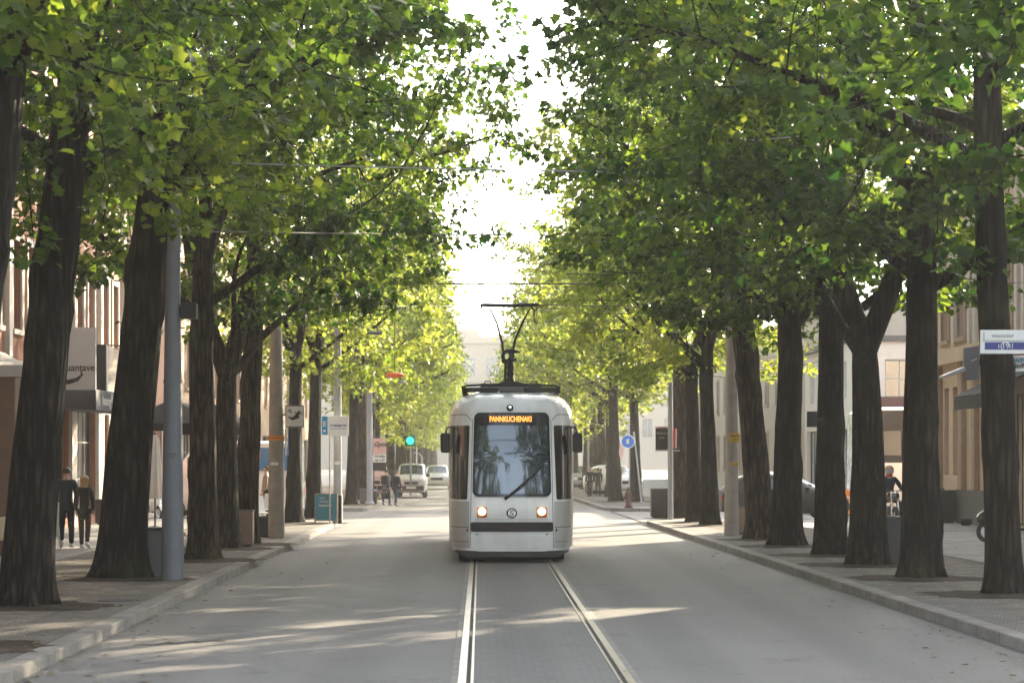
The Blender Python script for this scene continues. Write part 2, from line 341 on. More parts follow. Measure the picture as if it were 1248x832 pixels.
class MB:
    def __init__(s): s.v = []; s.f = []
    def add(s, vs, fs):
        b = len(s.v); s.v += [tuple(v) for v in vs]; s.f += [tuple(i + b for i in f) for f in fs]; return s
    def box(s, x0, x1, y0, y1, z0, z1):
        vs = [(x, y, z) for z in (z0, z1) for y in (y0, y1) for x in (x0, x1)]
        return s.add(vs, [(0, 2, 3, 1), (4, 5, 7, 6), (0, 1, 5, 4), (2, 6, 7, 3), (0, 4, 6, 2), (1, 3, 7, 5)])
    def cbox(s, cx, cy, cz, sx, sy, sz): return s.box(cx - sx/2, cx + sx/2, cy - sy/2, cy + sy/2, cz - sz/2, cz + sz/2)
    def tube(s, pts, rads, n=10, caps=True):
        pts = [Vector(p) for p in pts]
        if not hasattr(rads, '__len__'): rads = [rads] * len(pts)
        rings = []; ref = None
        for i, p in enumerate(pts):
            a = pts[max(0, i - 1)]; c = pts[min(len(pts) - 1, i + 1)]
            d = (c - a)
            d = d.normalized() if d.length > 1e-9 else Vector((0, 0, 1))
            if ref is None:
                ref = Vector((1, 0, 0)) if abs(d.x) < 0.9 else Vector((0, 1, 0))
            u = (ref - d * ref.dot(d)); u = u.normalized() if u.length > 1e-6 else d.orthogonal().normalized()
            ref = u; w = d.cross(u)
            rings.append([p + (u * math.cos(2*math.pi*k/n) + w * math.sin(2*math.pi*k/n)) * rads[i] for k in range(n)])
        vs = [v for r in rings for v in r]
        fs = [(i*n + k, i*n + (k+1) % n, (i+1)*n + (k+1) % n, (i+1)*n + k) for i in range(len(pts)-1) for k in range(n)]
        if caps: fs += [tuple(range(n-1, -1, -1)), tuple((len(pts)-1)*n + k for k in range(n))]
        return s.add(vs, fs)
    def lathe(s, prof, n=20, c=(0, 0, 0), axis='z'):
        c = Vector(c); vs = []
        for r, h in prof:
            for k in range(n):
                a = 2*math.pi*k/n; p = (r*math.cos(a), r*math.sin(a), h)
                if axis == 'x': p = (h, p[0], p[1])
                if axis == 'y': p = (p[0], h, p[1])
                vs.append(c + Vector(p))
        m = len(prof)
        fs = [(i*n + k, i*n + (k+1) % n, (i+1)*n + (k+1) % n, (i+1)*n + k) for i in range(m-1) for k in range(n)]
        fs += [tuple(range(n-1, -1, -1)), tuple((m-1)*n + k for k in range(n))]
        if axis == 'y': fs = [tuple(reversed(f)) for f in fs]
        return s.add(vs, fs)
    def prism(s, poly, y0, y1, plane='xz'):
        n = len(poly)
        if plane == 'xz': vs = [(a, y0, b) for a, b in poly] + [(a, y1, b) for a, b in poly]
        elif plane == 'yz': vs = [(y0, a, b) for a, b in poly] + [(y1, a, b) for a, b in poly]
        else: vs = [(a, b, y0) for a, b in poly] + [(a, b, y1) for a, b in poly]
        fs = [(i, (i+1) % n, n + (i+1) % n, n + i) for i in range(n)] + [tuple(range(n-1, -1, -1)), tuple(range(n, 2*n))]
        return s.add(vs, fs)
    def grid(s, rows):
        n = len(rows[0]); vs = [v for r in rows for v in r]
        return s.add(vs, [(i*n + k, i*n + k+1, (i+1)*n + k+1, (i+1)*n + k) for i in range(len(rows)-1) for k in range(n-1)])
    def sphere(s, c, rx, ry=None, rz=None, n=14, m=9):
        ry = ry or rx; rz = rz or rx
        return s.grid([[(c[0] + rx*math.sin(math.pi*i/m)*math.cos(2*math.pi*k/n), c[1] + ry*math.sin(math.pi*i/m)*math.sin(2*math.pi*k/n), c[2] - rz*math.cos(math.pi*i/m)) for k in range(n+1)] for i in range(m+1)])
    def build(s, name, mat, parent=None, smooth=None, bevel=0.0, fix=True):
        me = bpy.data.meshes.new(name); me.from_pydata(s.v, [], s.f); me.validate()
        if fix:
            bm = bmesh.new(); bm.from_mesh(me)
            bmesh.ops.remove_doubles(bm, verts=bm.verts, dist=1e-5)
            bmesh.ops.recalc_face_normals(bm, faces=bm.faces); bm.to_mesh(me); bm.free()
        if smooth is not None:
            me.shade_smooth(); me.set_sharp_from_angle(angle=R(smooth))
        o = link(name, me, mat, parent)
        if bevel:
            b = o.modifiers.new('bevel', 'BEVEL'); b.width = bevel; b.segments = 2; b.limit_method = 'ANGLE'; b.angle_limit = R(40)
        return o

def rbox(name, x0, x1, y0, y1, z0, z1, mat, parent=None, bevel=0.01):
    return MB().box(x0, x1, y0, y1, z0, z1).build(name, mat, parent, bevel=bevel)

def text(body, size, loc, mat, parent=None, rot=(math.pi/2, 0, 0), name='lettering', sx=1.0, shear=0.0, bold=0.0):
    cu = bpy.data.curves.new(name, 'FONT'); cu.body = body; cu.size = size; cu.align_x = 'CENTER'; cu.align_y = 'CENTER'
    cu.extrude = 0.002; cu.shear = shear; cu.offset = bold
    tmp = bpy.data.objects.new('tmp_text', cu); COL.objects.link(tmp)
    dg = bpy.context.evaluated_depsgraph_get(); dg.update()
    me = bpy.data.meshes.new_from_object(tmp.evaluated_get(dg)); me.name = name
    bpy.data.objects.remove(tmp); bpy.data.curves.remove(cu)
    me.materials.clear()
    o = link(name, me, mat, parent); o.location = loc; o.rotation_euler = rot; o.scale = (sx, 1, 1)
    return o

def mesh_arrays(name, verts, tris, mat, parent=None, attrs=None, smooth=False):
    me = bpy.data.meshes.new(name); nv, nf = len(verts), len(tris)
    me.vertices.add(nv); me.vertices.foreach_set('co', np.asarray(verts, np.float32).ravel())
    me.loops.add(nf*3); me.loops.foreach_set('vertex_index', np.asarray(tris, np.int32).ravel())
    me.polygons.add(nf); me.polygons.foreach_set('loop_start', np.arange(0, nf*3, 3, dtype=np.int32))
    me.update(calc_edges=True)
    for k, a in (attrs or {}).items():
        at = me.attributes.new(k, 'FLOAT', 'POINT'); at.data.foreach_set('value', np.asarray(a, np.float32))
    return link(name, me, mat, parent)

def skin_mesh(verts, edges, radii, sub=1, root=0):
    me = bpy.data.meshes.new('skeleton'); me.from_pydata(verts, edges, [])
    o = bpy.data.objects.new('tmp_skin', me); COL.objects.link(o)
    m = o.modifiers.new('s', 'SKIN'); m.use_smooth_shade = True; m.branch_smoothing = 0.3
    sv = me.skin_vertices[0].data
    for i, r in enumerate(radii):
        sv[i].radius = r if hasattr(r, '__len__') else (r, r); sv[i].use_root = (i == root)
    if sub:
        s = o.modifiers.new('d', 'SUBSURF'); s.levels = sub; s.render_levels = sub
    dg = bpy.context.evaluated_depsgraph_get(); dg.update()
    out = bpy.data.meshes.new_from_object(o.evaluated_get(dg))
    bpy.data.objects.remove(o); bpy.data.meshes.remove(me)
    out.materials.clear(); out.shade_smooth()
    return out
# ------------------------------------------------------------------ ground, road, pavements
def struct(o): o['kind'] = 'structure'; return o
def sheet(name, poly, z, mat):
    return struct(MB().add([(x, y, z) for x, y in poly], [tuple(range(len(poly)))]).build(name, mat, fix=False))
sheet('ground', [(-1500, -600), (1500, -600), (1500, 2500), (-1500, 2500)], -0.02, 'ground')
def kl(Y): return -4.15
def kr(Y): return 5.62 - 0.0158 * (Y - 24)          # right kerb closes in slightly, as in the photo
Y0, YA, YB, YE = -12.0, 74.0, 88.0, 300.0
sheet('road', [(kl(0) - .05, Y0), (kr(Y0) + .05, Y0), (kr(YE) + .4, YE), (kl(0) - .05, YE)], 0.0, 'road')
sheet('cross_street', [(-60, YA - .1), (kl(0) - .05, YA - .1), (kl(0) - .05, YB + .1), (-60, YB + .1)], 0.0, 'road')
sheet('cross_street', [(kr(YA) + .05, YA - .1), (60, YA - .1), (60, YB + .1), (kr(YB) + .05, YB + .1)], 0.0, 'road')

def rounded(poly, rad, n=7):
    """round the listed corners of a polygon: poly entries are (x, y, r)"""
    out = []
    m = len(poly)
    for i in range(m):
        p = Vector(poly[i][:2]); r = poly[i][2]
        if r <= 0: out.append(p); continue
        a = (Vector(poly[i-1][:2]) - p).normalized(); b = (Vector(poly[(i+1) % m][:2]) - p).normalized()
        s, e = p + a * r, p + b * r
        for k in range(n + 1):
            t = k / n; out.append(s * (1-t)**2 + p * 2*t*(1-t) + e * t**2)
    return out
def pavement(side, corners, kerb_edges):
    """a raised pavement with a kerb strip along its road edges"""
    poly = rounded(corners, 0)
    MBs = MB(); n = len(poly)
    MBs.add([(p.x, p.y, SW - .006) for p in poly], [tuple(range(n))])
    struct(MBs.build('pavement', 'slab', fix=False))
    kp = kerb_edges
    mb = MB(); W = 0.23; inn = []; 
    for i, p in enumerate(kp):
        a = kp[max(0, i-1)]; b = kp[min(len(kp)-1, i+1)]
        d = (b - a).normalized(); nrm = Vector((-d.y, d.x)) * side
        inn.append(p + nrm * W)
    rows = []
    for p, q in zip(kp, inn):
        rows.append([(p.x, p.y, -.03), (p.x, p.y, SW - .015), (p.x + (q.x-p.x)*.06, p.y + (q.y-p.y)*.06, SW), (q.x, q.y, SW), (q.x, q.y, -.03)])
    mb.grid(rows)
    struct(mb.build('kerb', 'kerb'))
def V2(x, y): return Vector((x, y))
# near left, near right, far left, far right
cl = [(-60, Y0, 0), (kl(0), Y0, 0), (kl(0), YA, 3), (-60, YA, 0)]
rp = rounded(cl, 0); pavement(1, cl, [p for p in rp if not (p.x < -59 and p.y < YA - 1)] )
cr = [(60, YA, 0), (kr(YA), YA, 3), (kr(Y0), Y0, 0), (60, Y0, 0)]
rp = rounded(cr, 0); pavement(1, cr, [p for p in rp if not (p.x > 59 and p.y < YA - 1)])
cl2 = [(-60, YB, 0), (kl(0) + .0, YB, 3), (kl(0), YE, 0), (-60, YE, 0)]
rp = rounded(cl2, 0); pavement(1, cl2, [p for p in rp if not (p.x < -59 and p.y > YB + 1)])
cr2 = [(60, YE, 0), (kr(YE), YE, 0), (kr(YB), YB, 3), (60, YB, 0)]
rp = rounded(cr2, 0); pavement(1, cr2, [p for p in rp if not (p.x > 59 and p.y > YB + 1)])
for s in (-1, 1):
    for (a, b) in ((Y0, YA - 3.2), (YB + 3.2, YE)):
        e = (lambda Y: kl(Y)) if s < 0 else kr
        o0, o1, o2 = .231, 1.05, 3.6
        sheet('sett_band', [(e(a) + s*o0, a), (e(a) + s*o1, a), (e(b) + s*o1, b), (e(b) + s*o0, b)][::(-s)], SW - .002, 'sett')
        sheet('gravel_strip', [(e(a) + s*o1, a), (e(a) + s*o2, a), (e(b) + s*o2, b), (e(b) + s*o1, b)][::(-s)], SW - .002, 'gravel')
        ep = MB(); ep.grid([[(e(Y) + s*o2, Y, SW - .02), (e(Y) + s*o2, Y, SW + .012), (e(Y) + s*(o2 + .1), Y, SW + .012), (e(Y) + s*(o2 + .1), Y, SW - .02)] for Y in (a, b)])
        struct(ep.build('strip_edging', 'concrete'))

# tram track: bed, then two grooved rails with their concrete edge
TX = 0.585; GA = 0.7175
sheet('track_bed', [(TX - GA, Y0), (TX + GA, Y0), (TX + GA, YE), (TX - GA, YE)], 0.004, 'track')
def rail_obj(s):
    t = thing('rail', 'steel grooved tram rail %s the paved track bed' % ('along the left edge of' if s < 0 else 'along the right edge of'), 'rail', (TX + s*GA, 0, 0), 0, 'grooved rails of the tram track')
    d = s                                     # head outside, groove inside
    def strip(a, b, z, name, mat):
        x0, x1 = sorted((a*d, b*d)); return MB().box(x0, x1, Y0, YE, -.05, z).build(name, mat, t)
    strip(0.0, .072, .012, 'rail_head', 'rail')
    strip(-.042, -.0005, .0052, 'groove', 'groove')
    strip(-.066, -.0425, .010, 'guard_lip', 'rail')
    strip(.0725, .135, .0065, 'concrete_edge', 'concrete')
    return t
rail_obj(-1); rail_obj(1)

# manhole and drain covers
def cover(x, y, z, r, label):
    p = G(x, y, z); t = thing('manhole_cover', label, 'manhole cover', p)
    MB().lathe([(r, -.02), (r, .006), (r*.93, .006), (r*.93, .002)], 28).build('rim', 'black_metal', t)
    m = MB().lathe([(r*.9, -.01), (r*.9, .005)], 28)
    for k in range(-4, 5): m.box(-r*.7, r*.7, k*r*.16 - .01, k*r*.16 + .01, .005, .010)
    m.build('lid', 'plinth', t)
cover(143, 731, SW, .30, 'round iron cover set in the left pavement near the grey pole')

# ------------------------------------------------------------------ trees
def grow(rng, polys, att, step=0.5, kill=0.62, infl=4.0, nmax=5200, iters=90, droop=-0.06):
    cap = nmax + 800
    pos = np.zeros((cap, 3)); par = np.full(cap, -1, int); hint = np.zeros(cap); n = 0
    names = {}
    for key, parent, pts, rads in polys:
        prev = -1
        if parent is not None:
            ids = names[parent]; d = np.linalg.norm(pos[ids] - np.array(pts[0]), axis=1); prev = ids[int(np.argmin(d))]
        lst = []
        for i, (p, r) in enumerate(zip(pts, rads)):
            if parent is not None and i == 0: continue
            pos[n] = p; par[n] = prev; hint[n] = r; prev = n; lst.append(n); n += 1
        names[key] = np.array(lst)
    n0 = n
    starts = np.concatenate([v if k != 'trunk' else v[-3:] for k, v in names.items()])
    D = np.linalg.norm(att[:, None, :] - pos[starts][None], axis=2)
    near = starts[D.argmin(1)]; dist = D.min(1)
    alive = dist > kill
    seen = set()
    for it in range(iters):
        idx = np.where(alive & (dist < infl))[0]
        if len(idx) == 0:
            idx = np.where(alive)[0]
            if len(idx) == 0: break
            idx = idx[np.argsort(dist[idx])[:5]]
        nodes = near[idx]
        v = att[idx] - pos[nodes]; v /= np.linalg.norm(v, axis=1)[:, None] + 1e-9
        un, inv = np.unique(nodes, return_inverse=True)
        s = np.zeros((len(un), 3)); np.add.at(s, inv, v)
        pd = np.where(par[un] >= 0, 1, 0)[:, None] * (pos[un] - pos[np.maximum(par[un], 0)])
        pd /= np.linalg.norm(pd, axis=1)[:, None] + 1e-9
        s /= np.linalg.norm(s, axis=1)[:, None] + 1e-9
        s = s + 0.45 * pd + rng.normal(0, .17, s.shape) + np.array([0, 0, droop])
        s /= np.linalg.norm(s, axis=1)[:, None] + 1e-9
        new = pos[un] + s * step
        k = len(un)
        if n + k > nmax: break
        pos[n:n+k] = new; par[n:n+k] = un
        ai = np.where(alive)[0]
        D = np.linalg.norm(att[ai][:, None, :] - new[None], axis=2)
        mn = D.min(1); am = D.argmin(1)
        better = mn < dist[ai]
        near[ai[better]] = n + am[better]; dist[ai[better]] = mn[better]
        alive[ai[mn < kill]] = False
        # attractors that pull the same node again and again are dropped
        stuck = rng.random(len(ai)) < 0.012
        alive[ai[stuck]] = False
        n += k
    return pos[:n].copy(), par[:n].copy(), hint[:n].copy(), n0

MAPLE = [(0, 0, 0), (.42, .10, .05), (.34, .34, .02), (.55, .60, .08), (.31, .70, .02), (0, 1.02, -.10), (-.31, .70, .02), (-.55, .60, .08), (-.34, .34, .02), (-.42, .10, .05)]
OVAL = [(0, 0, 0), (.30, .22, .05), (.40, .5, .06), (.26, .8, .02), (0, 1.05, -.08), (-.26, .8, .02), (-.40, .5, .06), (-.30, .22, .05)]
KITE = [(0, 0, 0), (.42, .45, .05), (0, 1.0, -.05), (-.42, .45, .05)]
def leaf_mesh(rng, centers, dirs, size, outline, name, mat, parent, cz):
    tpl = np.array(outline, float)
    if len(outline) > 4:
        tpl = np.vstack([[(0, .42, -.02)], tpl]); k = len(outline)
        tri = np.array([(0, 1 + i, 1 + (i + 1) % k) for i in range(k)])
    else: tri = np.array([(0, 1, 2), (0, 2, 3)])
    N = len(centers); nv = len(tpl)
    t = dirs / (np.linalg.norm(dirs, axis=1)[:, None] + 1e-9)
    up = np.array([0, 0, 1.0]) + rng.normal(0, .5, (N, 3)) 
    b = np.cross(t, up); b /= np.linalg.norm(b, axis=1)[:, None] + 1e-9
    nn = np.cross(b, t)
    s = size * rng.uniform(.5, 1.25, N)
    fold = rng.uniform(-.3, 1.6, N)
    tv = np.repeat(tpl[None], N, 0); tv[:, :, 2] *= fold[:, None] * 2.2
    V = centers[:, None, :] + s[:, None, None] * (tv[:, :, 0:1]*b[:, None, :] + (tv[:, :, 1:2])*t[:, None, :] + tv[:, :, 2:3]*nn[:, None, :])
    T = (tri[None] + (np.arange(N) * nv)[:, None, None]).reshape(-1, 3)
    rnd = rng.random(N)
    ph = rng.uniform(0, 6, 6)
    cl = .5 + .25*np.sin(centers[:, 0]*1.1 + ph[0] + 1.3*np.sin(centers[:, 1]*.8 + ph[1])) + .25*np.sin(centers[:, 2]*1.5 + ph[2] + np.sin(centers[:, 1]*1.3 + ph[3]))
    return mesh_arrays(name, V.reshape(-1, 3), T, mat, parent, {'rnd': np.repeat(rnd, nv), 'clump': np.repeat(cl, nv)})

def tree_proto(seed, trunk, r0, leaders, env, n_att=1000, n_leaf=13500, size=.15, outline=MAPLE, mat='leaf', bark='bark', zmin=4.2, lowres=False, lobes=(), voids=40, step=.5, kill=.62):
    """build one tree at the origin: trunk is [(x,y,z)], env = (centre, radii); local +X is the street side"""
    rng = np.random.default_rng(seed)
    root = thing('street_tree', 'tree', 'tree')
    tp = [Vector(p) for p in trunk]
    zs = [0, .06, .14, .26, .40] + [.55 + .17*i for i in range(56)]
    top = tp[-1].z
    def tr(z):
        for a, b in zip(tp, tp[1:]):
            if z <= b.z: return a.lerp(b, (z - a.z) / (b.z - a.z))
        return tp[-1]
    zs = [z for z in zs if z < top - .15] + [top]
    if lowres: zs = zs[::4] + [top] 
    tpts = [tuple(tr(z)) for z in zs]
    trad = [r0 * (1 - .30 * z / top) * (1 + .26 * math.exp(-z / .24) + .10 * math.exp(-z/1.2)) for z in zs]
    polys = [('trunk', None, tpts, trad)]
    for i, (z, az, pts, rr) in enumerate(leaders):
        base = tr(z); P0 = [tuple(base)]; R0 = [0]
        ca, sa = math.cos(R(az)), math.sin(R(az)); L = [(0, 0)] + list(pts)
        segs = []
        for a, b in zip(L, L[1:]):
            k = max(1, int(math.hypot(b[0]-a[0], b[1]-a[1]) / .5))
            segs += [(a[0] + (b[0]-a[0])*j/k, a[1] + (b[1]-a[1])*j/k) for j in range(1, k+1)]
        for j, (h, dz) in enumerate(segs):
            w = .05 * math.sin(j*.9 + i)
            P0.append((base.x + ca*h - sa*w, base.y + sa*h + ca*w, base.z + dz)); R0.append(rr * (1 - .68 * j / len(segs)))
        polys.append(('leader%d' % i, 'trunk', P0, R0))
    c, rad = np.array(env[0]), np.array(env[1])
    q = rng.normal(0, 1, (n_att*6, 3)); q /= np.linalg.norm(q, axis=1)[:, None]
    rr = rng.random(n_att*6) ** (1/2.6); q = q * rr[:, None]
    bump = 1 + .16*np.sin(q[:, 0]*5 + seed) * np.sin(q[:, 1]*4.2 + 2*seed) + .1*np.sin(q[:, 2]*6 + seed)
    att = c + q * rad * bump[:, None]
    zm = zmin + .55*np.sin(att[:, 0]*1.3 + seed) * np.sin(att[:, 1]*1.1 + seed*1.7)
    att = att[att[:, 2] > zm]
    for _ in range(voids):
        vq = rng.normal(0, 1, 3); vq *= rng.random() ** .4 / np.linalg.norm(vq)
        att = att[np.linalg.norm(att - (c + vq * rad * 1.0), axis=1) > rng.uniform(.7, 1.5)]
    att = att[:n_att]
    for (lc, lr, ln) in lobes:
        lq = rng.normal(0, .5, (ln, 3)); att = np.vstack([att, np.array(lc) + lq * np.array(lr)])
    pos, par, hint, n0 = grow(rng, polys, att, step=step, kill=kill)
    n = len(pos); tips = np.zeros(n); kids = [[] for _ in range(n)]
    for i in range(n):
        if par[i] >= 0: kids[par[i]].append(i)
    for i in range(n-1, -1, -1):
        if not kids[i]: tips[i] = max(tips[i], 1)
        if par[i] >= 0: tips[par[i]] += tips[i]
    rad_ = .0075 * np.sqrt(tips); rad_ = np.maximum(rad_, hint)
    rad_[n0:] = np.minimum(rad_[n0:], .09)
    # wood
    mb = MB(); done = np.zeros(n, bool)
    stack = [0]; ntr = len(tpts)
    minr = .02 if lowres else .0
    while stack:
        s = stack.pop()
        chain = [par[s], s] if par[s] >= 0 else [s]
        cur = s; done[s] = True
        while kids[cur]:
            ks = sorted(kids[cur], key=lambda k: (-(k < n0), -tips[k]))
            if cur < ntr - 1:
                ks = sorted(kids[cur], key=lambda k: k >= ntr)
            for k in ks[1:]: stack.append(k)
            cur = ks[0]; chain.append(cur); done[cur] = True
        pts = [pos[k] for k in chain]; rd = [rad_[k] for k in chain]
        if par[s] >= 0: rd[0] = min(rd[0], rd[1]*1.25)
        if max(rd) < minr: continue
        rd[-1] *= .4
        big = max(rd[min(1, len(rd)-1):])
        if len(chain) > 3 and chain[0] != 0 and s >= n0:
            p2 = [Vector(p) for p in pts]
            for _ in range(2): p2 = [p2[0]] + [(p2[i-1] + p2[i]*2 + p2[i+1]) / 4 for i in range(1, len(p2)-1)] + [p2[-1]]
            pts = p2
        if chain[0] == 0:
            kn = [(rng.uniform(.7, 5.0), rng.uniform(0, 6.28), rng.uniform(.10, .26), rng.uniform(.14, .30)) for _ in range(7)]
            b0 = len(mb.v); nn_ = 12 if lowres else 64
            mb.tube(pts, rd, nn_)
            for i in range(len(chain)):
                if chain[i] >= ntr: break
                z = pts[i][2]; cx, cy = pts[i][0], pts[i][1]
                for k in range(nn_):
                    a = 2*math.pi*k/nn_
                    f = 1 + .045*math.sin(3*a + seed + z*.6) + .03*math.sin(7*a + seed*2 - z*1.1) + math.exp(-z/.22)*(.13*math.sin(5*a + seed*3) + .08*math.sin(9*a + seed))
                    if not lowres: f += .022*math.sin(16*a + 2.2*math.sin(z*1.7 + seed) + 1.3*math.sin(z*.6))
                    for kz, ka, kA, ks in kn:
                        da = abs((a - ka + math.pi) % (2*math.pi) - math.pi) * r0; q2 = (da*da + (z - kz)**2*.7) / (ks*ks)
                        if q2 < 6: f += kA * (math.exp(-q2*1.6) - .45*math.exp(-q2*9))
                    v = mb.v[b0 + i*nn_ + k]; mb.v[b0 + i*nn_ + k] = (cx + (v[0]-cx)*f, cy + (v[1]-cy)*f, v[2])
        else: mb.tube(pts, rd, (6 if lowres else 12) if big > .07 else (6 if big > .03 else 4) if not lowres else 3)
    mb.build('trunk', bark, root, smooth=60, fix=False)
    # leaves
    ln = np.where((tips <= 4) & (np.arange(n) >= n0))[0]
    if not lowres: ln = ln[rng.random(len(ln)) < .62]
    wt = rng.uniform(.4, 1.6, len(ln)); ids = np.repeat(ln, np.maximum(1, (n_leaf * wt / wt.sum())).astype(int)); m = len(ids)
    tt = rng.random(m)[:, None]
    seg = pos[ids] - pos[par[ids]]
    ang = rng.uniform(0, 2*math.pi, m); rr = .04 + .29*np.sqrt(rng.random(m))
    off = np.stack([np.cos(ang)*rr, np.sin(ang)*rr, rng.normal(-.03, .09, m)], 1)
    cen = pos[par[ids]] + seg*tt + off
    dirs = off*1.0 + seg*.25; dirs[:, 2] = -np.abs(rng.normal(.12, .12, m)); dirs += rng.normal(0, .12, (m, 3))
    leaf_mesh(rng, cen, dirs, size, outline, 'crown', mat, root, c[2])
    return root

import time
_t = time.time()
# T1: leaning street tree that forks high (left row)
T1 = tree_proto(3, [(0, 0, 0), (.12, 0, 1.6), (.36, .05, 4), (.60, .08, 6.2), (.70, .1, 7.2)], .325,
    [(6.3, 40, [(1.2, 1.0), (3.0, 2.2), (4.4, 2.8)], .15), (7.2, 150, [(.8, 1.4), (1.4, 3.6)], .17), (7.2, 10, [(.6, 1.5), (1.1, 4.2)], .17),
     (5.6, -55, [(1.5, .9), (3.0, 1.5)], .10), (5.9, 200, [(1.3, .8), (2.8, 1.6)], .11), (6.9, -100, [(1.2, .9), (2.4, 2.2)], .11)],
    ((0.55, 0, 9.0), (4.5, 4.2, 4.9)), zmin=4.2, mat='leaf')
# T2: straight stout tree
T2 = tree_proto(11, [(0, 0, 0), (.0, 0, 2), (-.05, .03, 4), (.0, .0, 5.6)], .30,
    [(5.6, 15, [(.7, 1.5), (1.6, 3.6)], .17), (5.6, 140, [(.7, 1.4), (1.5, 3.4)], .16), (5.6, 260, [(.7, 1.5), (1.2, 3.8)], .15),
     (4.6, -20, [(1.5, .9), (2.9, 1.6)], .09), (4.9, 75, [(1.5, .8), (3.0, 1.4)], .11), (4.4, 185, [(1.2, .8), (2.4, 1.6)], .10)],
    ((0.8, 0, 8.7), (4.9, 4.2, 4.7)), zmin=3.9, mat='leaf_deep')
# T3: tree with a low Y fork
T3 = tree_proto(23, [(0, 0, 0), (.0, .0, 1.8), (.03, .02, 3.0), (.05, .02, 3.75)], .32,
    [(3.75, 170, [(.35, .8), (.9, 2.4), (1.3, 5.0)], .19), (3.75, -8, [(.30, .9), (.7, 2.5), (1.5, 5.2)], .20),
     (3.4, 60, [(.9, .6), (2.6, 1.9), (4.2, 2.6)], .10), (3.6, -70, [(1.2, 1.0), (3.2, 2.3)], .11)],
    ((0.8, 0, 8.7), (4.9, 4.2, 4.8)), zmin=3.95, outline=OVAL, size=.14, mat='leaf')
# T4: slim tall tree with one long limb over the street
T4 = tree_proto(31, [(0, 0, 0), (.06, 0, 2.5), (.18, 0, 5), (.24, .03, 7.5), (.2, .05, 9.5)], .235,
    [(5.9, 8, [(1.2, .6), (3.0, 1.3), (4.0, 1.7)], .09), (7.0, 110, [(1.2, .9), (2.6, 2.1)], .09), (7.6, 250, [(1.2, .9), (2.4, 2.3)], .09),
     (6.4, -45, [(1.5, .5), (3.4, .9)], .08), (8.6, 20, [(.8, 1.4), (1.4, 3.0)], .09), (6.2, 190, [(1.2, .5), (2.2, 1.1)], .07)],
    ((0.9, 0, 9.0), (5.0, 4.0, 4.7)), zmin=4.5, lobes=[((6.2, .2, 7.3), (.8, 1.0, .8), 45), ((5.4, -.3, 8.6), (1, 1, .8), 30)], mat='leaf_deep', outline=MAPLE)
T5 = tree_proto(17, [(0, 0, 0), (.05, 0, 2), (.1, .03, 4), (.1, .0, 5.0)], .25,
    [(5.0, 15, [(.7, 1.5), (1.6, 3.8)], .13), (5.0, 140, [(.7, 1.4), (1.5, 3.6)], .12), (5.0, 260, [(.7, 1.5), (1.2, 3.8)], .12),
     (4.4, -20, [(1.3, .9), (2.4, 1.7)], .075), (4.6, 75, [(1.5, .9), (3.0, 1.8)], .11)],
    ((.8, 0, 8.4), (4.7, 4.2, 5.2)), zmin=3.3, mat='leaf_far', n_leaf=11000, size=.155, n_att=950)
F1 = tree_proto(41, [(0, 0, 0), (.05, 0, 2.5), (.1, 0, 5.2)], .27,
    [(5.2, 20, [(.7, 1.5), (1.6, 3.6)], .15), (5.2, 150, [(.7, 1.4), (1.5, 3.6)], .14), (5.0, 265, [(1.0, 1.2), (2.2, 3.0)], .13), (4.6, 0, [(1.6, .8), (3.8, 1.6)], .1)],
    ((.2, 0, 8.4), (3.6, 4.4, 5.8)), n_leaf=7500, size=.23, outline=KITE, mat='leaf_far', zmin=2.9, lowres=True, bark='bark_lit_brown')
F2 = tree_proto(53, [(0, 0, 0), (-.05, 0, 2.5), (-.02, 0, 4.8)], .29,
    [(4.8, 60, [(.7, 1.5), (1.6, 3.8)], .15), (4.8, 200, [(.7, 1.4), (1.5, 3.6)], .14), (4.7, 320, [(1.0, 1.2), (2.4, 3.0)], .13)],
    ((.2, 0, 8.7), (3.5, 4.6, 6.0)), n_leaf=7500, size=.24, outline=KITE, mat='leaf_far', zmin=3.1, lowres=True, bark='bark_lit_brown')
print('tree gen', round(time.time() - _t, 1))
PROTO = {'T1': T1, 'T2': T2, 'T3': T3, 'T4': T4, 'T5': T5, 'F1': F1, 'F2': F2}
USED = set()
def set_bark(o, bark):
    for ch in o.children:
        if ch.name.startswith('trunk') and bark:
            ch.material_slots[0].link = 'OBJECT'; ch.material_slots[0].material = MT[bark]
def place_tree(kind, loc, rot, scale, label, group, bark=None, mirror=False, sx=1.0):
    src = PROTO[kind]
    o = src if kind not in USED else copy_tree(src)
    USED.add(kind)
    o.location = loc; o.rotation_euler = (0, 0, rot); o.scale = (scale * sx, -scale if mirror else scale, scale)
    o['label'] = label; o['group'] = group
    set_bark(o, bark or ('bark' if kind[0] == 'T' else None))
    return o
GL, GR = 'trees lining the left pavement', 'trees lining the right pavement'
PI = math.pi
def soil(p, r):
    rng = random.Random(int(p.x*100) + int(p.y*7)); k = 26
    ring = [(math.cos(2*PI*i/k), math.sin(2*PI*i/k), 1 + rng.uniform(-.16, .16)) for i in range(k)]
    vs = [(p.x, p.y, SW + .035)] + [(p.x + a*r*.55*w, p.y + b*r*.55*w, SW + .02) for a, b, w in ring] + [(p.x + a*r*w, p.y + b*r*w, SW - .003) for a, b, w in ring]
    fs = [(0, 1 + i, 1 + (i+1) % k) for i in range(k)] + [(1 + i, 1 + k + i, 1 + k + (i+1) % k, 1 + (i+1) % k) for i in range(k)]
    struct(MB().add(vs, fs).build('tree_pit_soil', 'soil', smooth=60, fix=False))
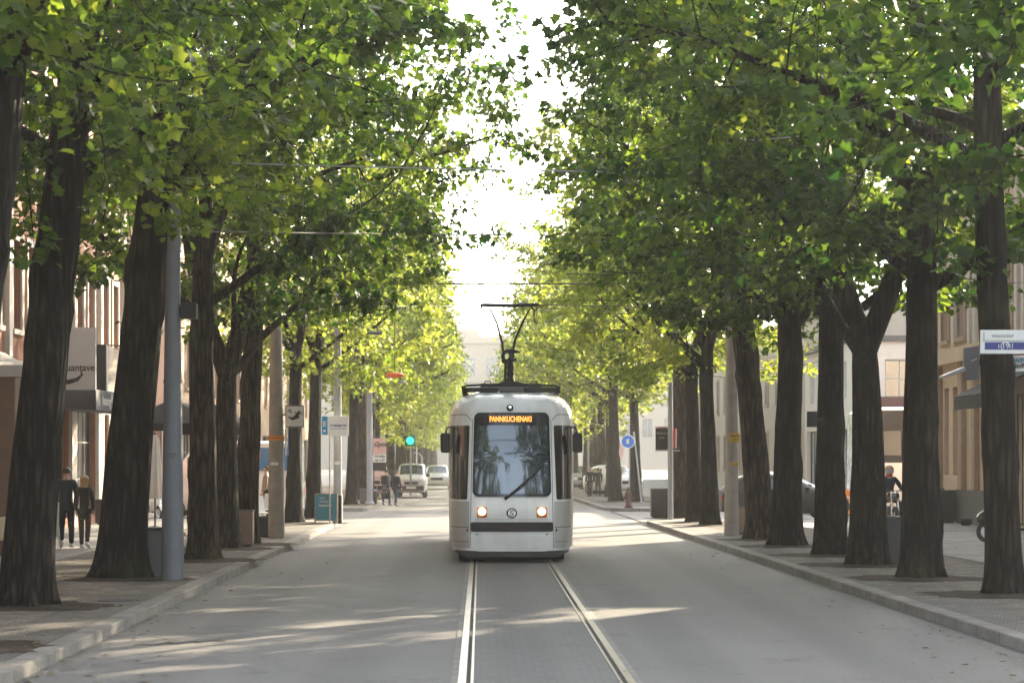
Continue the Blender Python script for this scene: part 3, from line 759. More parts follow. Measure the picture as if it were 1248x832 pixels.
LT = [
 ('T1', Vector((-5.35, 24.0, SW)), .05, 1.0, 'tree whose trunk leans in at the upper left edge', None, False),
 ('T1', G(30, 738), .0, .95, 'thick leaning tree nearest in the left row, beside the walking couple', None, True),
 ('T1', G(146, 704), .25, 1.08, 'leaning dark tree directly left of the blue-grey tapered pole', None, False),
 ('T2', G(248, 682), .3, 1.0, 'broad dark tree just right of the blue-grey tapered pole', 'bark_lit_brown', False),
 ('T3', G(275, 668), -.3, .95, 'brown tree pressed close behind the broad dark one, left of the tan planter', 'bark_lit_brown', True),
 ('T4', G(301, 663), .15, 1.12, 'slimmer brown tree right behind the tan planter box', 'bark_lit_brown', False),
 ('T5', G(358, 637), -.5, .98, 'dark tree directly behind the picture box sign of the concrete pole', None, True),
 ('T5', G(382, 632), .4, 1.0, 'grey-brown tree between the picture box sign and the blue-edged bus stop sign', None, False),
 ('T5', G(428, 615), .5, .95, 'tree between the light grey lamp post and the Gym banner', None, True),
]
RT = [
 ('T2', Vector((7.75, 22.5, SW)), PI - .2, 1.0, 'tree whose leaves hang blurred in at the upper right corner', None, False),
 ('T4', G(1223, 724), PI - .1, 1.0, 'slim dark tree carrying the white and blue street sign', None, False),
 ('T2', G(1122, 704), PI + .15, 1.0, 'stout dark tree right of the black planter with the pale edge strip', None, True),
 ('T3', G(1057, 688), PI - .02, 1.0, 'dark tree with a low Y fork behind the black planter', 'bark', False),
 ('T2', G(1012, 676), PI - .7, .97, 'dark straight tree with a small black box on its left side', None, False),
 ('T2', G(960, 665), PI + .9, 1.02, 'tree second right of the concrete pole with yellow plates', None, False),
 ('T1', G(928, 657), PI + .1, .95, 'brown tree closest to the tan bin beside the concrete pole', 'bark_lit_brown', False),
 ('T5', G(866, 640), PI + .3, .95, 'low forked tree just left of the concrete pole with yellow plates', None, True),
 ('T5', G(847, 636), PI + .5, .92, 'tree between the forked tree and the one beside the far black planter', None, True),
 ('T5', G(829, 631), PI + 1.1, 1.05, 'thick brown tree right beside the far black planter and grey pole', 'bark_lit_brown', False),
 ('T5', G(775, 611), PI - .4, .95, 'tree across the side street, right of the round blue sign', None, True),
 ('T5', G(750, 611), PI + .3, 1.0, 'tree across the side street, directly behind the round blue sign', None, False),
]
for k, p, r, s, lab, bk, mi in LT:
    place_tree(k, p, r, s, lab, GL, bk, mi, 1.02 if k == 'T1' else .87); soil(p, 1.15)
for k, p, r, s, lab, bk, mi in RT:
    place_tree(k, p, r, s, lab, GR, bk, mi, .99); soil(p, 1.15)
rg = random.Random(5)
Y = 106.0; i = 0
while Y < 285:
    for s in (-1, 1):
        X = -5.4 if s < 0 else 5.9
        if s > 0 and Y < 110: continue
        place_tree(['F1', 'F2'][(i + (s > 0)) % 2], (X + rg.uniform(-.3, .3), Y + rg.uniform(-1, 1), SW), (0 if s < 0 else PI) + rg.uniform(-.6, .6), rg.uniform(.92, 1.12),
                   'leafy tree of the far hazy avenue beyond the side street, %s row' % ('left' if s < 0 else 'right'), 'trees of the far avenue, %s row' % ('left' if s < 0 else 'right'), None, rg.random() < .5)
    Y += 8.5 + (Y - 106) * .02; i += 1

def litter(name, n, x0, x1, y0, y1, z, mat, seed, size=.075, power=2.0):
    r = np.random.default_rng(seed)
    u = r.random(n) ** power; yy = y0 + (y1 - y0) * r.random(n) ** 1.6
    c = np.stack([x0 + (x1 - x0)*u, yy, np.full(n, z) + r.uniform(.004, .012, n)], 1)
    a = r.uniform(0, 6.283, n); d = np.stack([np.cos(a), np.sin(a), np.zeros(n)], 1)
    o = leaf_mesh(r, c, d, size, MAPLE, name, mat, None, 0)
    v = np.zeros(len(o.data.vertices)*3, np.float32); o.data.vertices.foreach_get('co', v); v = v.reshape(-1, 3)
    v[:, 2] = z + .003 + np.abs(v[:, 2] - z) * .22; o.data.vertices.foreach_set('co', v.ravel())
    o['kind'] = 'stuff'; return o
m_, nt_, out_ = new_mat('dry_leaf'); b_ = nd(nt_, 'ShaderNodeBsdfPrincipled'); at_ = nd(nt_, 'ShaderNodeAttribute', attribute_name='rnd')
rp_ = ramp(nt_, [(0, (.05, .035, .015)), (.5, (.12, .085, .03)), (1, (.20, .17, .04))]); nt_.links.new(at_.outputs['Fac'], rp_.inputs[0]); nt_.links.new(rp_.outputs[0], b_.inputs['Base Color']); nt_.links.new(b_.outputs[0], out_.inputs[0]); MT['dry_leaf'] = m_
litter('fallen_leaves', 420, kl(0) + .03, kl(0) + 1.3, 20, 74, .004, 'dry_leaf', 1, power=3.0)
litter('fallen_leaves', 420, 5.3, 4.1, 20, 74, .004, 'dry_leaf', 2, power=2.6)
litter('fallen_leaves', 650, kl(0) - .3, kl(0) - 4.6, 20, 74, SW + .004, 'dry_leaf', 3, power=1.2)
litter('fallen_leaves', 650, 5.95, 10.0, 20, 74, SW + .004, 'dry_leaf', 4, power=1.2)
# dark tar seam on the left lane
pa, pb = G(163, 786, 0), G(275, 780, 0)
sm = MB(); sm.grid([[(pa.x + (pb.x-pa.x)*i/14 , pa.y + (pb.y-pa.y)*i/14 + .10*math.sin(i*1.7) + w_, .004) for w_ in (-.07 - .03*math.sin(i*2.1), .08 + .03*math.cos(i*1.3))] for i in range(15)])
struct(sm.build('tar_seam', 'groove', fix=False))
# ------------------------------------------------------------------ the tram
TY = 45.6                                         # distance of its nose
tram = thing('tram', 'white tram with lit headlights and raised pantograph coming down the middle of the street', 'tram', (TX, TY, 0))
def pl(z, pts):
    for (a, b), (c, d) in zip(pts, pts[1:]):
        if z <= c: return b + (d - b) * max(0, (z - a)) / (c - a)
    return pts[-1][1]
F_ = [(0.2, .10), (.5, .03), (.9, .0), (1.25, .02), (2.0, .14), (2.8, .33), (2.95, .40), (3.08, .55), (3.18, .80), (3.25, 1.25), (3.29, 1.9)]
A_ = [(0.2, .80), (1.0, .80), (1.3, .785), (2.8, .735), (3.0, .72), (3.29, .55)]
B_ = [(0.2, 1.13), (.5, 1.20), (2.6, 1.215), (2.85, 1.19), (3.0, 1.14), (3.1, 1.07), (3.2, .93), (3.29, .66)]
def fS(x, z):
    a, b = pl(z, A_), pl(z, B_); t = abs(x); f = pl(z, F_)
    if t <= a: return f + .045 * (t / a) ** 2
    u = min(1, (t - a) / (b - a))
    return f + .045 + .10 * u + 1.05 * (1 - math.sqrt(max(0, 1 - u ** 2.0)))
zl = [.22, .3, .4, .5, .62, .75, .9, 1.05, 1.2, 1.4, 1.6, 1.8, 2.0, 2.2, 2.4, 2.6, 2.75, 2.85, 2.93, 3.0, 3.06, 3.11, 3.16, 3.2, 3.23, 3.26, 3.29]
LEN = 13.0
rows = []
for z in zl:
    a, b = pl(z, A_), pl(z, B_)
    xs = [-a + 2*a*i/10 for i in range(11)]
    ex = [a + (b - a) * math.sin(PI/2 * i/10) for i in range(1, 11)]
    xs = [-x for x in reversed(ex)] + xs + ex
    row = [(x, fS(x, z), z) for x in xs]
    row = [(-b, LEN, z), (-b, 9.0, z), (-b, 5.0, z)] + row + [(b, 5.0, z), (b, 9.0, z), (b, LEN, z)]
    rows.append(row)
mb = MB(); mb.grid(rows)
nr = len(rows[0]); top = (len(rows) - 1) * nr
mb.f.append(tuple(top + i for i in range(nr)))                 # roof
mb.f.append(tuple(i for i in range(nr - 1, -1, -1)))          # floor
mb.f += [(i*nr, (i+1)*nr, (i+1)*nr + nr-1, i*nr + nr-1) for i in range(len(rows) - 1)]
mb.build('body', 'white_paint', tram, smooth=38)

def patch(name, mat, x0, x1, z0, z1, off, parent=tram, r=0.0, tx0=0.0, tx1=0.0, n=14, m=16, thick=.03, arch=0.0):
    """a panel lying on the nose: rounded rectangle in (x, z), tx0/tx1 = shift of its left/right edge at the top"""
    mb = MB(); fr = []; H = z1 - z0
    vs_ = sorted(set([0, .004, .012, .025, .05, .08] + [i/m for i in range(m+1)] + [1-.004, 1-.012, 1-.025, .95, .92, 1]))
    for v in vs_:
        z = z0 + H*v
        d = min(v*H, (1-v)*H)
        ins = 0 if (r == 0 or d >= r) else r - math.sqrt(max(0, r*r - (r-d)**2))
        L, Rr = x0 + tx0*v + ins, x1 + tx1*v - ins
        row = []
        for i in range(n+1):
            x = L + (Rr-L)*i/n
            zz = z + arch * v * (1 - ((i/n)*2-1)**2)
            row.append((x, fS(x, zz) - off, zz))
        fr.append(row)
    bk = [[(x, y + thick + off, z) for x, y, z in rw] for rw in fr]
    mb.grid(fr)
    N = n + 1; K = len(fr); b0 = len(mb.v)
    mb.v += [p for rw in bk for p in rw]
    for k in range(K-1):
        mb.f.append((k*N, b0 + k*N, b0 + (k+1)*N, (k+1)*N)); mb.f.append((k*N+n, (k+1)*N+n, b0 + (k+1)*N+n, b0 + k*N+n))
    for i in range(n):
        mb.f.append((i, i+1, b0+i+1, b0+i)); t0 = (K-1)*N
        mb.f.append((t0+i, b0+t0+i, b0+t0+i+1, t0+i+1))
    return mb.build(name, mat, parent, smooth=40, fix=False)
ws = patch('windscreen_surround', 'black_gloss', -.745, .745, 1.255, 2.845, .008, r=.11, tx0=.035, tx1=-.035)
gl = patch('glass', 'glass', -.695, .695, 1.305, 2.60, .014, ws, r=.05, tx0=.025, tx1=-.025)
dd = patch('destination_display', 'black_gloss', -.52, .56, 2.625, 2.80, .015, r=.02)
led = text('PANNKUCHENAKI', .145, (-.02, fS(0, 2.71) - .020, 2.715), 'led', dd, rot=(PI/2 - math.atan2(.33 - .14, .8), 0, 0), sx=.66, bold=.004)
for s in (-1, 1):
    lo, hi = (.845, 1.175)
    x0, x1 = (lo, hi) if s > 0 else (-hi, -lo)
    sw = patch('corner_window', 'glass_side', x0, x1, 1.20, 2.60, .006, r=.03, tx0=-.05 if s > 0 else -.0, tx1=.0 if s > 0 else .05, n=10)
    patch('mullion', 'black', *( (1.09, 1.13) if s > 0 else (-1.13, -1.09)), 1.22, 2.58, .012, sw, n=3)
    patch('cab_panel', 'grey_shade_paint', *((.80, 1.19) if s > 0 else (-1.19, -.80)), .28, 1.165, .005, r=.02, n=10)  # greyer than the nose: corner shade put into the panel colour
    patch('lower_seam', 'black', *((.815, 1.19) if s > 0 else (-1.19, -.815)), .672, .682, .0065, n=10, m=2)
    patch('skirt_seam', 'black', *((.815, 1.17) if s > 0 else (-1.17, -.815)), .40, .408, .0068, n=10, m=2)
    patch('seam', 'black', *((.783, .792) if s > 0 else (-.792, -.783)), .28, 2.72, .004, tx0=-.045*s, tx1=-.045*s, n=2)
    # curved hood line over the corner window
    pts = []
    for k in range(13):
        u = k / 12; x = s * (.77 + .43*u); z = 2.70 + .11 * math.sin(min(1, u*3.2) * PI/2) - .03 * max(0, u - .6)
        pts.append((x, fS(x, z) - .003, z))
    MB().tube(pts, .006, 6).build('hood_line', 'black', tram, smooth=40)
    # mirror
    mx, mz = s*1.262, 2.27
    my = .62
    mm = MB().box(mx - .095, mx + .095, my - .07, my + .07, mz - .19, mz + .19).build('mirror', 'black', tram, bevel=.045)
    MB().tube([(mx - s*.0, my, mz + .17), (mx - s*.03, my + .05, mz + .29), (s*1.16, my + .25, mz + .30)], .018, 8).build('mirror_arm', 'black_metal', mm, smooth=40)
    # headlight
    hx, hz = s*.563, .955
    hl = patch('headlight', 'amber', hx - .095, hx + .095, hz - .10, hz + .10, .012, r=.03, n=6, m=8)
    yy = fS(hx, hz) - .016
    MB().lathe([(.072, 0), (.072, -.004), (.06, -.012), (.03, -.018)], 20, (hx, yy, hz + .02), 'y').build('bulb', 'lamp', hl, smooth=50)
    MB().lathe([(.03, 0), (.03, -.006)], 14, (hx - .045, yy, hz - .065), 'y').build('indicator', 'orange', hl)
    MB().cbox(s*.84, fS(.84, .62) - .008, .625, .03, .03, .05).build('marker_lamp', 'amber' if s < 0 else 'black', tram, bevel=.006)
patch('bumper', 'black', -.775, .775, .60, .775, .055, r=.035)
patch('coupler_panel', 'white_paint', -.735, .735, .275, .592, .012, r=.012)
patch('belt_seam', 'black', -.70, .70, 1.236, 1.243, .004, m=2)
for x in (-.66, .66):
    MB().cbox(x, fS(x, .545) - .016, .545, .05, .02, .02).build('hatch_latch', 'boxgrey', tram, bevel=.004)
patch('front_seam', 'boxgrey', -.70, .70, .818, .824, .004, m=2)
# emblem: a dark ring with an S-shaped silver stroke
em = MB()
em.tube([(.085*math.cos(t*PI/12), 0, .085*math.sin(t*PI/12)) for t in range(25)], .014, 8, caps=False)
e = em.build('emblem', 'black_metal', tram, smooth=50); e.location = (-.0, fS(0, .945) - .012, .945)
MB().lathe([(.074, .0), (.074, -.006)], 24, axis='y').build('emblem_disc', 'steel', e)
MB().tube([(.045, -.012, .035), (.015, -.012, .05), (-.03, -.012, .035), (-.02, -.012, .005), (.02, -.012, -.008), (.03, -.012, -.035), (-.01, -.012, -.05), (-.045, -.012, -.03)], .010, 6).build('emblem_stroke', 'black_metal', e, smooth=50)
# top marker lamp over the windscreen
tm = MB().lathe([(.05, .03), (.065, .0), (.062, -.04), (.03, -.055)], 18, (-.03, fS(0, 2.93) - .02, 2.935), 'y').build('roof_marker_lamp', 'black_metal', tram, smooth=40)
MB().lathe([(.035, -.05), (.03, -.064), (.0, -.066)], 14, (-.03, fS(0, 2.93) - .02, 2.94), 'y').build('lens', 'chrome', tm, smooth=40)
# wiper: arm and blade
w = MB()
w.tube([(-.135, fS(0, 1.21) - .03, 1.205), (.05, fS(0, 1.36) - .05, 1.36), (.35, fS(.3, 1.62) - .05, 1.625)], [.028, .018, .010], 8)
wp = w.build('wiper_arm', 'black', tram, smooth=40)
MB().tube([(-.09, fS(0, 1.25) - .035, 1.22), (.2, fS(0, 1.42) - .03, 1.44), (.56, fS(.5, 1.80) - .03, 1.81)], [.010, .013, .008], 6).build('wiper_blade', 'black', wp, smooth=40)
# underframe, track guard, wheels
MB().box(-1.0, 1.0, .35, LEN - .3, .06, .215).build('underframe', 'under', tram)
MB().prism([(-1.1, .235), (1.1, .235), (.86, .10), (-.86, .10)], .12, .5).build('track_guard', 'black', tram, bevel=.02)
for y in (2.6, 4.4, 9.0, 10.8):
    for s in (-1, 1):
        wl = MB().lathe([(.33, -.06), (.345, -.05), (.33, .05), (.16, .06), (.12, .03)], 24, (s*.72, y, .345), 'x').build('wheel', 'plinth', tram, smooth=40)
# sides: window band, doors, joint bellows
for s in (-1, 1):
    X = s * 1.214
    for (a, b, nm) in ((2.2, 4.0, 'side_window'), (5.4, 7.4, 'side_window'), (7.5, 9.4, 'side_window'), (10.9, 12.6, 'side_window')):
        rbox(nm, *sorted((X - s*.02, X + s*.006)), a, b, 1.25, 2.6, 'glass_side', tram, .004)
    for a in (4.1, 9.5):
        d = rbox('door', *sorted((X - s*.02, X + s*.010)), a, a + 1.2, .32, 2.65, 'grey_shade_paint', tram, .006)
        rbox('door_glass', *sorted((X + s*.0, X + s*.014)), a + .1, a + 1.1, .7, 2.5, 'glass_side', d, .004)
# roof frame and boxes
rf = MB()
zc = 3.345
outer = [(-.96, 1.35), (-.80, 1.12), (.80, 1.12), (.96, 1.35)]
for s in (-1, 1):
    rf.box(*sorted((s*.24, s*.93)), 1.30, 1.44, 3.255, 3.345)
    rf.tube([(s*.93, 1.36, 3.27), (s*.95, 1.40, 3.35), (s*.85, 1.46, 3.385), (s*.25, 1.46, 3.41)], .022, 8)
    rf.box(*sorted((s*.84, s*.95)), 1.3, 9.5, 3.23, 3.33)
    rf.cbox(s*.46, 1.5, 3.39, .26, .3, .07)
    rf.tube([(s*.38, 1.45, 3.40), (s*.40, 1.45, 3.47), (s*.50, 1.45, 3.47), (s*.52, 1.45, 3.41)], .014, 6)
rf.build('roof_frame', 'black', tram, bevel=.012)
rbox('roof_fairing', -.235, .235, 1.27, 1.50, 3.262, 3.35, 'boxgrey', tram, .015)
rbox('roof_unit', -.62, .62, 3.4, 8.2, 3.27, 3.42, 'boxgrey', tram, .03)
rbox('roof_unit', -.7, .7, 8.8, 11.6, 3.27, 3.45, 'boxgrey', tram, .03)
# pantograph: base frame, insulated lower mast, ring joint, forked upper arms, collector bar with horns
pg = thing('pantograph', None, None, (0, 1.62, 0)); pg.parent = tram
PX = lambda x: (x - 625.0) / 62.4
PZ = lambda y: CAMH - (y - VY) / 62.4
q = lambda x, y, d=0.0: (PX(x), d, PZ(y))
MB().prism([(-.45, 3.36), (.45, 3.36), (.13, 3.47), (-.13, 3.47)], -.16, .35).build('pantograph_base', 'black', pg, bevel=.01)
MB().lathe([(.075, 3.44), (.085, 3.5), (.06, 3.55), (.075, 3.62), (.055, 3.68), (.07, 3.76), (.05, 3.83), (.055, 3.92)], 14, (PX(624.5), 0, 0)).build('lower_mast', 'black', pg, smooth=50)
MB().tube([q(618, 465), q(619, 440)], .028, 8).build('control_rod', 'black_metal', pg, smooth=50)
rg_ = MB()
cxp, czp = PX(620.5), PZ(434)
rg_.tube([(cxp + .085*math.cos(t*PI/10), 0, czp + .095*math.sin(t*PI/10)) for t in range(21)], .036, 8, caps=False)
rg_.tube([q(614, 440), q(622, 440.5), q(632, 438)], [.04, .05, .02], 8); rg_.tube([q(618, 428), q(628, 428), q(636, 429.5)], [.035, .05, .015], 8)
rg_.tube([q(626, 441), q(626, 427)], .05, 8)
rg_.build('ring_joint', 'black', pg, smooth=50)
for pts in ([q(616, 431), q(614.5, 418), q(608, 394), q(603, 383), q(599.5, 376)], [q(627.5, 428), q(630, 415), q(637, 398), q(644, 384), q(649, 375.5)]):
    MB().tube(pts, [.026, .024, .021, .018, .016], 8).build('upper_arm', 'black_metal', pg, smooth=50)
MB().tube([q(588, 371.6), q(592, 371.8), q(624, 372.6), q(655, 371.6), q(660, 371.4)], [.018, .035, .038, .035, .016], 8).build('collector_bar', 'black_metal', pg, smooth=50)
for pts in ([q(589, 372), q(590, 377), q(593.5, 380), (PX(594), 0, PZ(391))], [q(650, 374), q(653.5, 379), q(653, 387), (PX(656), 0, PZ(396))], [q(655, 373), q(658, 376), q(654, 379)]):
    MB().tube(pts, [.020, .017, .012, .008][:len(pts)], 6).build('horn', 'black_metal', pg, smooth=50)

# ------------------------------------------------------------------ buildings
def facade(bld, ox, oy, ang, W, H, mat, openings, depth=.22, wall_name='wall'):
    """a wall with real openings; local x runs along the wall, local y points into the building.
    openings: (x0, x1, z0, z1, style)"""
    xs = sorted(set([0, W] + [o[0] for o in openings] + [o[1] for o in openings]))
    zs = sorted(set([0, H] + [o[2] for o in openings] + [o[3] for o in openings]))
    def hole(x, z): return any(o[0] < x < o[1] and o[2] < z < o[3] for o in openings)
    mb = MB()
    for a, b in zip(xs, xs[1:]):
        for c, d in zip(zs, zs[1:]):
            if not hole((a+b)/2, (c+d)/2): mb.add([(a, 0, c), (b, 0, c), (b, 0, d), (a, 0, d)], [(0, 1, 2, 3)])
    for x0, x1, z0, z1, st in openings:
        mb.add([(x0, 0, z0), (x0, depth, z0), (x0, depth, z1), (x0, 0, z1)], [(0, 1, 2, 3)])
        mb.add([(x1, 0, z0), (x1, depth, z0), (x1, depth, z1), (x1, 0, z1)], [(3, 2, 1, 0)])
        mb.add([(x0, 0, z1), (x0, depth, z1), (x1, depth, z1), (x1, 0, z1)], [(0, 1, 2, 3)])
        mb.add([(x0, 0, z0), (x0, depth, z0), (x1, depth, z0), (x1, 0, z0)], [(3, 2, 1, 0)])
    w = mb.build(wall_name, mat, bld, fix=False); w.location = (ox, oy, SW); w.rotation_euler = (0, 0, ang)
    cache = {}
    nwin = 0
    for x0, x1, z0, z1, st in openings:
        k = (round(x1-x0, 3), round(z1-z0, 3), st)
        T = Matrix.Translation((ox, oy, SW)) @ Matrix.Rotation(ang, 4, 'Z') @ Matrix.Translation((x0, 0, z0))
        if k in cache: o = copy_tree(cache[k], bld)
        else:
            o = WINDOWS[st](x1-x0, z1-z0, depth, bld); cache[k] = o
        o.location = T.translation; o.rotation_euler = (0, 0, ang)
def win_std(fr, pane, surround=None, nx=2, nz=2, name='window'):
    def f(w, h, d, bld):
        mb = MB(); t = .07
        y0, y1 = d - .06, d + .02
        mb.box(0, t, y0, y1, 0, h); mb.box(w-t, w, y0, y1, 0, h); mb.box(t, w-t, y0, y1, 0, t); mb.box(t, w-t, y0, y1, h-t, h)
        for i in range(1, nx): mb.box(w*i/nx - .025, w*i/nx + .025, y0 + .01, y1, t, h-t)
        for j in range(1, nz): mb.box(t, w-t, y0 + .012, y1 - .002, h*(.3 + .4*j/nz) - .02 if nz == 2 else h*j/nz - .02, h*(.3 + .4*j/nz) + .02 if nz == 2 else h*j/nz + .02)
        o = mb.build(name, fr, bld)
        MB().box(t*.5, w-t*.5, d - .025, d - .005, t*.5, h-t*.5).build('pane', pane, o)
        if surround:
            s = MB(); b = .16
            s.box(-b, 0, -.05, .02, -.02, h + b); s.box(w, w+b, -.05, .02, -.02, h + b); s.box(0, w, -.05, .02, h, h + b); s.box(-b - .05, w + b + .05, -.11, .04, -.14, -.02)
            s.build('surround', surround, o)
        return o
    return f
WINDOWS = {
    'brick': win_std('frame_light', 'win_glass', 'stone_white'),
    'shop': win_std('frame_dark', 'win_glass', None, 4, 3, 'shop_window'),
    'door': win_std('frame_dark', 'terracotta', None, 2, 2, 'door'),
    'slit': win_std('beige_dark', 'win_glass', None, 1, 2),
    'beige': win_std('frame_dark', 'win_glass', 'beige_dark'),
    'curtain': win_std('frame_dark', 'curtain', None, 5, 1, 'shop_window'),
    'white': win_std('pole_light', 'win_glass', None, 2, 2),
    'whiteshop': win_std('frame_dark', 'win_glass', None, 3, 2, 'shop_window'),
}
# left: orange brick house with white stone strips, shops below
bA = thing('brick_building', 'orange brick building with white stone strips behind the left trees, navy awning shop below', 'building', (0, 0, 0))
ops = []; LW = 54.0; ox, oy = -11.0, 20.0
for i in range(12):
    x = i * 4.5
    if i == 11: ops += [(x + .9, x + 1.7, .1, 3.1, 'door'), (x + 2.1, x + 2.9, .1, 3.1, 'door')]
    else: ops.append((x + .45, x + 4.05, .25, 3.3, 'shop'))
    for f in range(3):
        z = 4.9 + 3.5*f
        ops += [(x + .75, x + 1.85, z, z + 2.1, 'brick'), (x + 2.65, x + 3.75, z, z + 2.1, 'brick')]
facade(bA, ox, oy, PI/2, LW, 15.5, 'brick', ops)
def on_facade(name, boxes, mat, bld, ox, oy, ang, bevel=0.0):
    if name in ('ground_floor_pier', 'plinth', 'pilaster', 'upper_rib') and len(boxes) > 1:
        for b in boxes: on_facade(name, [b], mat, bld, ox, oy, ang, bevel)
        return
    mb = MB()
    for b in boxes: mb.box(*b)
    o = mb.build(name, mat, bld, bevel=bevel); o.location = (ox, oy, SW); o.rotation_euler = (0, 0, ang); return o
on_facade('pilaster', [(i*4.5 - .2, i*4.5 + .2, -.14, .0, 4.1, 15.0) for i in range(13)], 'stone_white', bA, ox, oy, PI/2)
on_facade('ground_floor_pier', [(i*4.5 - .4, i*4.5 + .4, -.10, .0, 0, 3.55) for i in range(13)], 'stone_white', bA, ox, oy, PI/2)
on_facade('white_end_bay', [(49.9, 50.35, -.06, -.002, 0, 3.5), (51.25, 51.55, -.06, -.002, 0, 3.5), (52.45, 53.6, -.06, -.002, 0, 3.5), (50.35, 52.45, -.06, -.002, 3.12, 3.5)], 'stone_white', bA, ox, oy, PI/2)
on_facade('string_course', [(-.3, LW + .1, -.20, .0, 3.56, 4.08)], 'stone_white', bA, ox, oy, PI/2)
on_facade('cornice', [(-.3, LW + .1, -.45, .0, 15.02, 15.5)], 'stone_white', bA, ox, oy, PI/2)
on_facade('side_wall', [(0.0, .3, .24, 14, 0, 15.5), (LW - .3, LW, .24, 14, 0, 15.5), (.3, LW - .3, 13.7, 14, 0, 15.5)], 'terracotta', bA, ox, oy, PI/2)
on_facade('roof', [(-.1, LW + .1, -.1, 14, 15.51, 15.8)], 'rooftile', bA, ox, oy, PI/2)
on_facade('back_wall', [(.3, LW - .3, 2.0, 2.1, 0, 15.4)], 'frame_dark', bA, ox, oy, PI/2)
# right: beige stone building
bB = thing('beige_building', 'beige stone building with tall narrow windows and grey plinth behind the right trees', 'building', (0, 0, 0))
ops = []; RW = 13.6; rx, ry = 13.7, 73.0
for i in range(3):
    x = i * 6.0
    if i == 2: ops.append((x - 1.6, 13.2, .12, 3.5, 'curtain'))
    elif i < 2 or i > 3: ops += [(x + 1.5, x + 2.15, 1.35, 3.9, 'slit'), (x + 2.75, x + 3.4, 1.35, 3.9, 'slit')]
    if i > 3: ops.append((x + 4.3, x + 5.2, 1.35, 3.9, 'slit'))
    for f in range(2):
        z = 5.3 + 3.0*f
        ops += ([(x + 1.2, x + 2.2, z, z + 1.7, 'beige'), (x + 3.6, x + 4.6, z, z + 1.7, 'beige')] if i < 2 else []) if f == 0 else []
facade(bB, rx, ry, -PI/2, RW, 9.8, 'beige', ops)
on_facade('plinth', [(a, b, -.06, .0, 0, .95) for a, b in ((-.1, 1.45), (3.45, 10.2))], 'plinth', bB, rx, ry, -PI/2)
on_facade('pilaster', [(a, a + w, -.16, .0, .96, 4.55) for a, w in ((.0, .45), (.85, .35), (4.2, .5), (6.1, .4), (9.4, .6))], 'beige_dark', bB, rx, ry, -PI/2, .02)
on_facade('upper_rib', [(a * .75, a * .75 + .30, -.10, .0, 5.0, 9.15) for a in range(18) if not any(o[0] - .35 < a*.75 + .15 < o[1] + .35 for o in ops if o[2] > 5)], 'stone_white', bB, rx, ry, -PI/2)
on_facade('string_course', [(-.2, RW, -.28, .0, 4.56, 4.98)], 'beige', bB, rx, ry, -PI/2)
on_facade('cornice', [(-.2, RW, -.5, .0, 9.2, 9.8)], 'beige', bB, rx, ry, -PI/2)
on_facade('side_wall', [(0.0, .3, .24, 16, 0, 9.8), (RW - .3, RW, .24, 16, 0, 9.8)], 'beige', bB, rx, ry, -PI/2)
on_facade('back_wall', [(.3, RW - .3, 3.0, 3.1, 0, 9.7)], 'frame_dark', bB, rx, ry, -PI/2)
on_facade('roof', [(-.1, RW + .1, -.1, 16, 9.81, 10.1)], 'rooftile', bB, rx, ry, -PI/2)
bF = thing('shade_house', 'unseen plain house added to shade the near road, past a sun gap beside the beige building', 'building', (0, 0, 0))
if False: pass  # house out of view, added to block sun; the gap beside it passes a streak
facade(bF, 13.9, 51.5, -PI/2, 12.0, 10.5, 'terracotta', [(x, x + 1.1, z, z + 1.9, 'beige') for x in (1.2, 3.6, 6, 8.4) for z in (1.3, 5.0, 8.0)])
MB().box(13.9, 28, 39.5, 51.5, 10.63, 11.0).build('roof', 'rooftile', bF)
MB().box(14.3, 28, 39.7, 51.3, .1, 10.6).build('house_core', 'frame_dark', bF)
# right, across the side street: white building
bC = thing('white_building', 'plain white building across the side street on the right with maroon shop awning', 'building', (0, 0, 0))
def grid_ops(W, n, floors, z0, zh, w, h, st, shop=None):
    o = []
    for i in range(n):
        x = W * (i + .5) / n
        for f in range(floors): o.append((x - w/2, x + w/2, z0 + zh*f, z0 + zh*f + h, st))
        if shop: o.append((x - W/n*.36, x + W/n*.36, .2, 3.0, shop))
    return o
facade(bC, 14.6, 95.0, 0, 26, 6.4, 'render_white', grid_ops(26, 7, 1, 4.2, 3.1, 1.2, 1.5, 'white', 'whiteshop'))
facade(bC, 14.6, 109.0, -PI/2, 14, 6.4, 'render_white', grid_ops(14, 3, 1, 4.2, 3.6, 1.3, 1.5, 'white', 'whiteshop'))
MB().box(14.4, 40.8, 94.8, 109.1, 6.53, 6.75).build('roof', 'rooftile', bC)
MB().box(15.2, 21.5, 93.5, 94.97, 3.25, 3.32).prism([(15.2, 3.25), (21.5, 3.25), (21.5, 4.35), (15.2, 4.35)], 94.7, 94.92).build('awning', 'maroon', bC)
# left, across the side street: pale terracotta house
bD = thing('tan_building', 'tan building across the side street on the left, mostly hidden by trees', 'building', (0, 0, 0))
facade(bD, -11.6, 93.0, PI/2, 70, 15, 'beige', grid_ops(70, 14, 3, 4.6, 3.4, 1.2, 1.9, 'beige', 'shop')[:80])
facade(bD, -40, 93.0, 0, 28.4, 15, 'beige', grid_ops(28.4, 6, 3, 4.6, 3.4, 1.2, 1.9, 'beige', 'shop'))
MB().box(-40, -11.4, 92.8, 163, 15.13, 15.6).build('roof', 'rooftile', bD)
